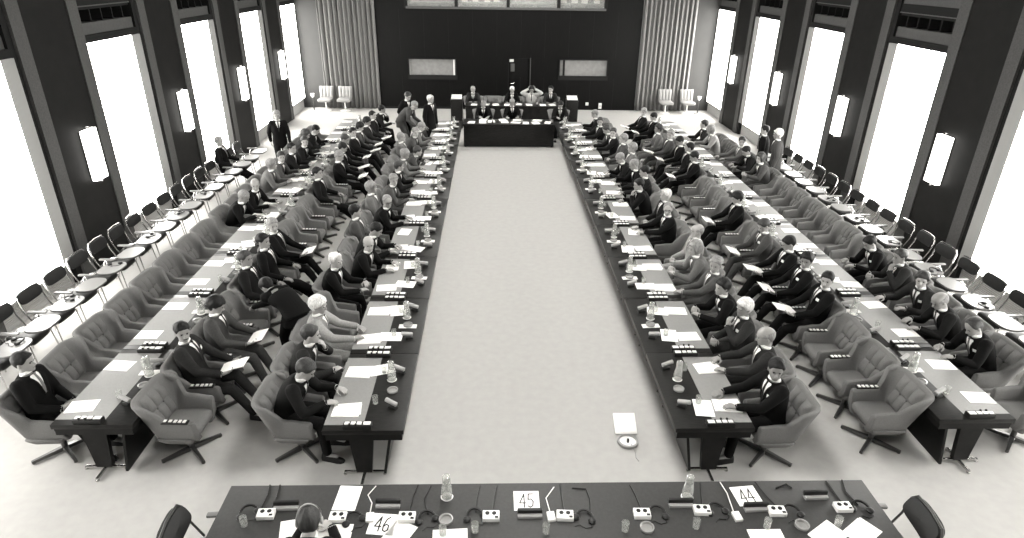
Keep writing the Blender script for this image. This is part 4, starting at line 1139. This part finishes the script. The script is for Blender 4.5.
# left outer table
add('LC', 0, 'back_lap', 'black', 'short', 'black', 'person in black suit seated at the near end of the left outer table', -.05, .0)
add('LC', 8, 'write', 'black', 'receding', 'grey', None, .05); add('LC', 9, 'look_r', 'black', 'bald', 'grey', None, 0)
for k, pz, su, hs, hc in ((11, 'listen', 'mid', 'long', 'grey'), (12, 'look_r', 'grey', 'side', 'brown'), (13, 'listen2', 'dark', 'short', 'black'), (14, 'look_r', 'dark', 'side', 'brown'), (15, 'read', 'charcoal', 'bob', 'brown'), (16, 'write', 'dark', 'short', 'black')):
    add('LC', k, pz, su, hs, hc)
# right inner table
add('RA', 0, 'look_l', 'black', 'side', 'black', 'person in black suit looking at the camera, near end of the right inner table', .10, 0, badge=True)
add('RA', 1, 'upright', 'charcoal', 'bald', 'grey', 'balding person upright, second seat of the right inner table', -.08)
add('RA', 2, 'chin_back', 'charcoal', 'long', 'white', 'white haired person with hand on chin, third seat of the right inner table', .04, 0, badge=True)
add('RA', 3, 'listen', 'black', 'long', 'black', 'black haired person in black suit, fourth seat of the right inner table', 0, 0, badge=True)
add('RA', 4, 'look_l_back', 'grey', 'side', 'grey', None, -.05)
add('RA', 5, 'listen', 'mid', 'bob', 'grey', None, -.1)
add('RA', 6, 'back_lap', 'light', 'bald', 'grey', 'balding person in light grey jacket leaning back, right inner table', -.55, .12)
add('RA', 7, 'look_l', 'black', 'receding', 'grey', 'person in black suit with white badge facing the camera, right inner table', 0, 0, badge=True, specs=True)
add('RA', 8, 'back_lap', 'dark', 'receding', 'white', None, .0)
add('RA', 9, 'chin', 'black', 'short', 'black'); add('RA', 10, 'upright', 'dark', 'side', 'black', None, .08)
for k, pz, su, hs, hc in ((11, 'read', 'black', 'receding', 'grey'), (12, 'write', 'dark', 'side', 'grey'), (13, 'back_lap', 'mid', 'long', 'grey'), (14, 'back_lap', 'grey', 'long', 'grey'), (15, 'look_l', 'dark', 'side', 'brown'), (16, 'write', 'grey', 'short', 'brown'), (17, 'look_l', 'dark', 'short', 'brown'), (18, 'read', 'dark', 'side', 'grey')):
    add('RA', k, pz, su, hs, hc)
# right aisle row
add('RB', 3, 'doc_look_l', 'black', 'short', 'black', 'person in black suit with badge nearest the three empty chairs, right aisle row', -.05, 0, badge=True)
add('RB', 4, 'doc_look_l', 'black', 'long', 'black', 'long haired person in black suit with papers, fifth chair of the right aisle row', -.1, 0, badge=True)
add('RB', 5, 'lap_doc', 'black', 'side', 'black', 'person in black suit with papers on lap, sixth chair of the right aisle row', -.1, 0, badge=True)
add('RB', 6, 'lap_doc2', 'grey', 'short', 'brown', 'person in grey suit with open papers, seventh chair of the right aisle row', 0, 0, badge=True)
add('RB', 8, 'lap_doc', 'black', 'long', 'black', 'dark haired person in black suit beside three empty chairs, right aisle row', -.05)
for k, pz, su, hs, hc in ((12, 'lap_doc', 'black', 'side', 'black'), (13, 'cross', 'dark', 'short', 'black'), (14, 'lap_doc2', 'black', 'side', 'black'), (15, 'doc_look_l', 'grey', 'long', 'grey'), (16, 'back_lap', 'mid', 'long', 'brown'), (18, 'lap_doc', 'black', 'short', 'black'), (19, 'doc_look_l', 'dark', 'short', 'grey')):
    add('RB', k, pz, su, hs, hc)
# right outer table
add('RC', 1, 'write', 'black', 'receding', 'brown', 'balding person in black suit bent over the near end of the right outer table', .02, -.05, badge=True)
add('RC', 2, 'write', 'dark', 'bald', 'grey', 'balding person bent over papers, third seat of the right outer table', -.30)
add('RC', 3, 'turn_l', 'charcoal', 'long', 'brown', 'person in dark jacket with badge turned to the camera, right outer table', -.1, 0, badge=True)
add('RC', 4, 'chin', 'charcoal', 'short', 'brown', 'person in charcoal suit with raised hand, fifth seat of the right outer table', .05)
add('RC', 5, 'write', 'black', 'short', 'black', 'person in black suit with badge next to the empty chairs, right outer table', -.1, 0, badge=True)
add('RC', 12, 'listen', 'grey', 'bob', 'brown'); add('RC', 13, 'write', 'dark', 'short', 'black', None, -.1); add('RC', 14, 'look_l', 'mid', 'side', 'brown', None, .2)
add('RC', 16, 'read', 'light', 'bob', 'grey'); add('RC', 17, 'listen2', 'charcoal', 'side', 'brown', None, 0)
CORR = {('LA', 0): (-.10, .16), ('LA', 1): (-.12, .04), ('LA', 4): (-.12, .03), ('LA', 5): (.02, .10), ('LA', 6): (0, .14), ('LA', 7): (.05, -.05), ('LA', 8): (.03, .09), ('LA', 9): (.06, -.30), ('LA', 11): (0, -.25),
 ('LB', 2): (-.03, -.08), ('LB', 12): (.12, -.06), ('LB', 14): (-.08, .30), ('LB', 15): (.05, .26), ('LB', 17): (.12, -.15), ('LB', 18): (.18, .15), ('LB', 19): (0, .45), ('LC', 8): (0, .12), ('LC', 9): (.10, .10), ('LC', 12): (0, .10), ('LC', 13): (.12, -.13), ('LC', 14): (.16, .07),
 ('RA', 0): (-.08, .05), ('RA', 3): (.12, .03), ('RA', 5): (.12, -.25), ('RA', 6): (-.05, -.10), ('RA', 9): (-.10, 0), ('RA', 11): (.10, 0), ('RA', 13): (.05, -.25), ('RA', 16): (.15, -.10), ('RA', 17): (-.15, -.30), ('RA', 18): (0, .26),
 ('RB', 3): (0, -.08), ('RB', 4): (0, -.08), ('RB', 5): (.06, -.12), ('RB', 6): (0, -.08), ('RB', 12): (0, .08), ('RB', 13): (.08, .40), ('RB', 14): (.10, .27), ('RB', 15): (-.06, .19), ('RB', 16): (-.20, -.10), ('RB', 18): (.05, .26), ('RB', 19): (-.15, .24),
 ('RC', 1): (0, .34), ('RC', 2): (-.05, .25), ('RC', 4): (.10, .06), ('RC', 5): (.08, .08), ('RC', 12): (.05, .10), ('RC', 13): (.10, .60), ('RC', 14): (0, .35), ('RC', 16): (-.25, -.10), ('RC', 17): (-.30, -.25)}
P = [p[:7]+(p[7]+CORR.get(p[:2], (0, 0))[1], p[8]+CORR.get(p[:2], (0, 0))[0], p[9]) for p in P]
seat_y = {'A': SA, 'B': SB, 'C': [6.05+.70*k for k in range(20)]}
XS = {'A': XA, 'B': XB, 'C': XC}
NOUN = {'LA': 'left inner table', 'LB': 'left aisle row', 'LC': 'left outer table', 'RA': 'right inner table', 'RB': 'right aisle row', 'RC': 'right outer table'}
CNT = {'LA': 20, 'RA': 20, 'LB': 20, 'RB': 20, 'LC': 19, 'RC': 18}
SKIP = {('LA', 18), ('LA', 17)}
P = [p for p in P if p[:2] != ('LA', 18) and p[:2] != ('LA', 17)]
who = {(p[0], p[1]): p for p in P}
SEATY = {}
for rw, n in CNT.items():                     # neighbours keep their elbows apart
    side, r = rw
    ks = [k for k in range(n) if (rw, k) not in SKIP]
    ys = [seat_y[r][k]+(who[rw, k][7] if (rw, k) in who else 0) for k in ks]
    for _ in range(200):
        for i in range(len(ys)-1):
            gp = .665 if (ks[i+1] == ks[i]+1) else .7
            d = ys[i+1]-ys[i]
            if d < gp: ys[i] -= (gp-d)/2; ys[i+1] += (gp-d)/2
    for k, y in zip(ks, ys): SEATY[rw, k] = y
for rw, n in CNT.items():
    side, r = rw
    for k in range(n):
        if (rw, k) in SKIP: continue
        o = (rw, k) in who; q = rnd.uniform(-.05, .05)
        lab = 'grey tufted armchair, %s, %s from near end, %s' % ('occupied' if o else 'empty', ORD[k], NOUN[rw])
        armchair('panel' if r == 'B' else 'plain', XS[r][side]+(who[rw, k][8]*.3 if o else 0), SEATY[rw, k], (FX if side == 'L' else FNX)+q, lab, NOUN[rw]+' armchairs')
for rw, k, pz, su, hs, hc, label, dy, dx, o in P:
    side, r = rw
    x, y = XS[r][side]+dx, SEATY[rw, k]
    rz = (FX if side == 'L' else FNX)
    if label is None:
        label = 'person in %s with %s %s hair, %s seat, %s' % (SUITW[su], HAIRW[hs], hc, ORD[k], NOUN[rw])
    t, p = person(x, y, rz+R(rnd.uniform(-6, 6)) if r != 'B' else rz, pz, su, hs, hc, label, 'people at the '+NOUN[rw], **o)
    if r == 'B' and ('doc' in pz):
        held(x, y, rz, p, 'white papers held by the person in the %s chair, %s' % (ORD[k], NOUN[rw]), 'stack' if k % 2 else 'wide')
# standing, by the wall and at the far tables
def standing(px, py, z, rz, pz, *a, **o):
    # z: height of the eyes above the floor in that pose
    p = pose(pz); e = (Matrix.Rotation(rz, 4, 'Z') @ (p['head'] @ V((0, -.005, .06))))*o.get('sc', 1); g = at(px, py, e.z)
    return person(g.x-e.x, g.y-e.y, rz, pz, *a, **o)
person(-2.78, 7.75, R(50), 'stoop_deep', 'black', 'short', 'black', 'person in black suit stooping with back turned between left aisle and inner table', shirt=False)
standing(407.7, 96, 1.6, R(-120), 'stand_bow', 'black', 'side', 'brown', 'person in black suit standing behind the stooping grey one at the far left')
standing(414.4, 105, 1.4, R(-100), 'stoop', 'grey', 'receding', 'grey', 'person in grey suit stooping over the far end of the left inner table')
standing(430.3, 99, 1.6, R(-130), 'stand', 'black', 'receding', 'white', 'white haired person in black suit standing beside the far left papers')
standing(276.6, 115, 1.6, R(200), 'walk', 'black', 'short', 'grey', 'person in black suit walking beside the left wall chairs')
person(XD['L']-.02, SD['L'][14], FX, 'cross', 'black', 'receding', 'grey', 'person in black suit with outstretched legs in a left wall tablet chair')
standing(765, 130, 1.6, R(62), 'stand', 'black', 'side', 'black', 'person in black suit standing behind the right outer table, back to the wall', sc=.95)
standing(778.5, 134, 1.6, R(70), 'stand', 'grey', 'long', 'white', 'white haired person in grey suit standing close to the right wall windows')
for i, (x, pz, su, hs, hc, l) in enumerate(((-.70, 'listen', 'charcoal', 'bald', 'grey', 'balding person in charcoal suit at the left end of the rear table'), (.70, 'read', 'black', 'receding', 'white', 'person in black suit in the middle of the rear table'),
        (1.40, 'ring_arms', 'pale', 'long', 'black', 'dark haired person in pale jacket with both hands at the head, rear table'), (2.09, 'listen2', 'charcoal', 'short', 'black', 'dark haired person in charcoal suit at the right end of the rear table'))):
    person(x, 23.55, PI, pz, su, hs, hc, l, 'people at the rear table')
for i, (x, pz, su, hs, hc, l) in enumerate(((-.30, 'write', 'black', 'receding', 'grey', 'person in black suit writing at the left of the head table'), (.64, 'read', 'black', 'short', 'grey', 'person in black suit reading in the middle of the head table'), (2.20, 'write', 'dark', 'short', 'black', 'person in dark suit bent down at the right of the head table'))):
    person(x, 21.18, PI, pz, su, hs, hc, l, 'people at the head table')
t, p = standing(309, 520, 1.1, 0, 'forward', 'dark', 'long', 'brown', 'dark haired person with a headset at the near table, seen from behind', headset=True)
armchair('plain', t.location.x, t.location.y-.04, 0, 'grey tufted armchair below the picture edge under the person with a headset', 'near table chairs')

# ------------------------------------------------------------------ light and picture
w = bpy.data.worlds.new('sky'); scene.world = w; w.use_nodes = True
w.node_tree.nodes['Background'].inputs[0].default_value = (1, 1, .98, 1); w.node_tree.nodes['Background'].inputs[1].default_value = .4
vs = scene.view_settings
vs.view_transform = 'Standard'; vs.look = 'None'; vs.gamma = 1; vs.use_curve_mapping = False
vs.exposure = 1.05
scene.cycles.max_bounces = 8; scene.cycles.diffuse_bounces = 4; scene.cycles.use_denoising = True
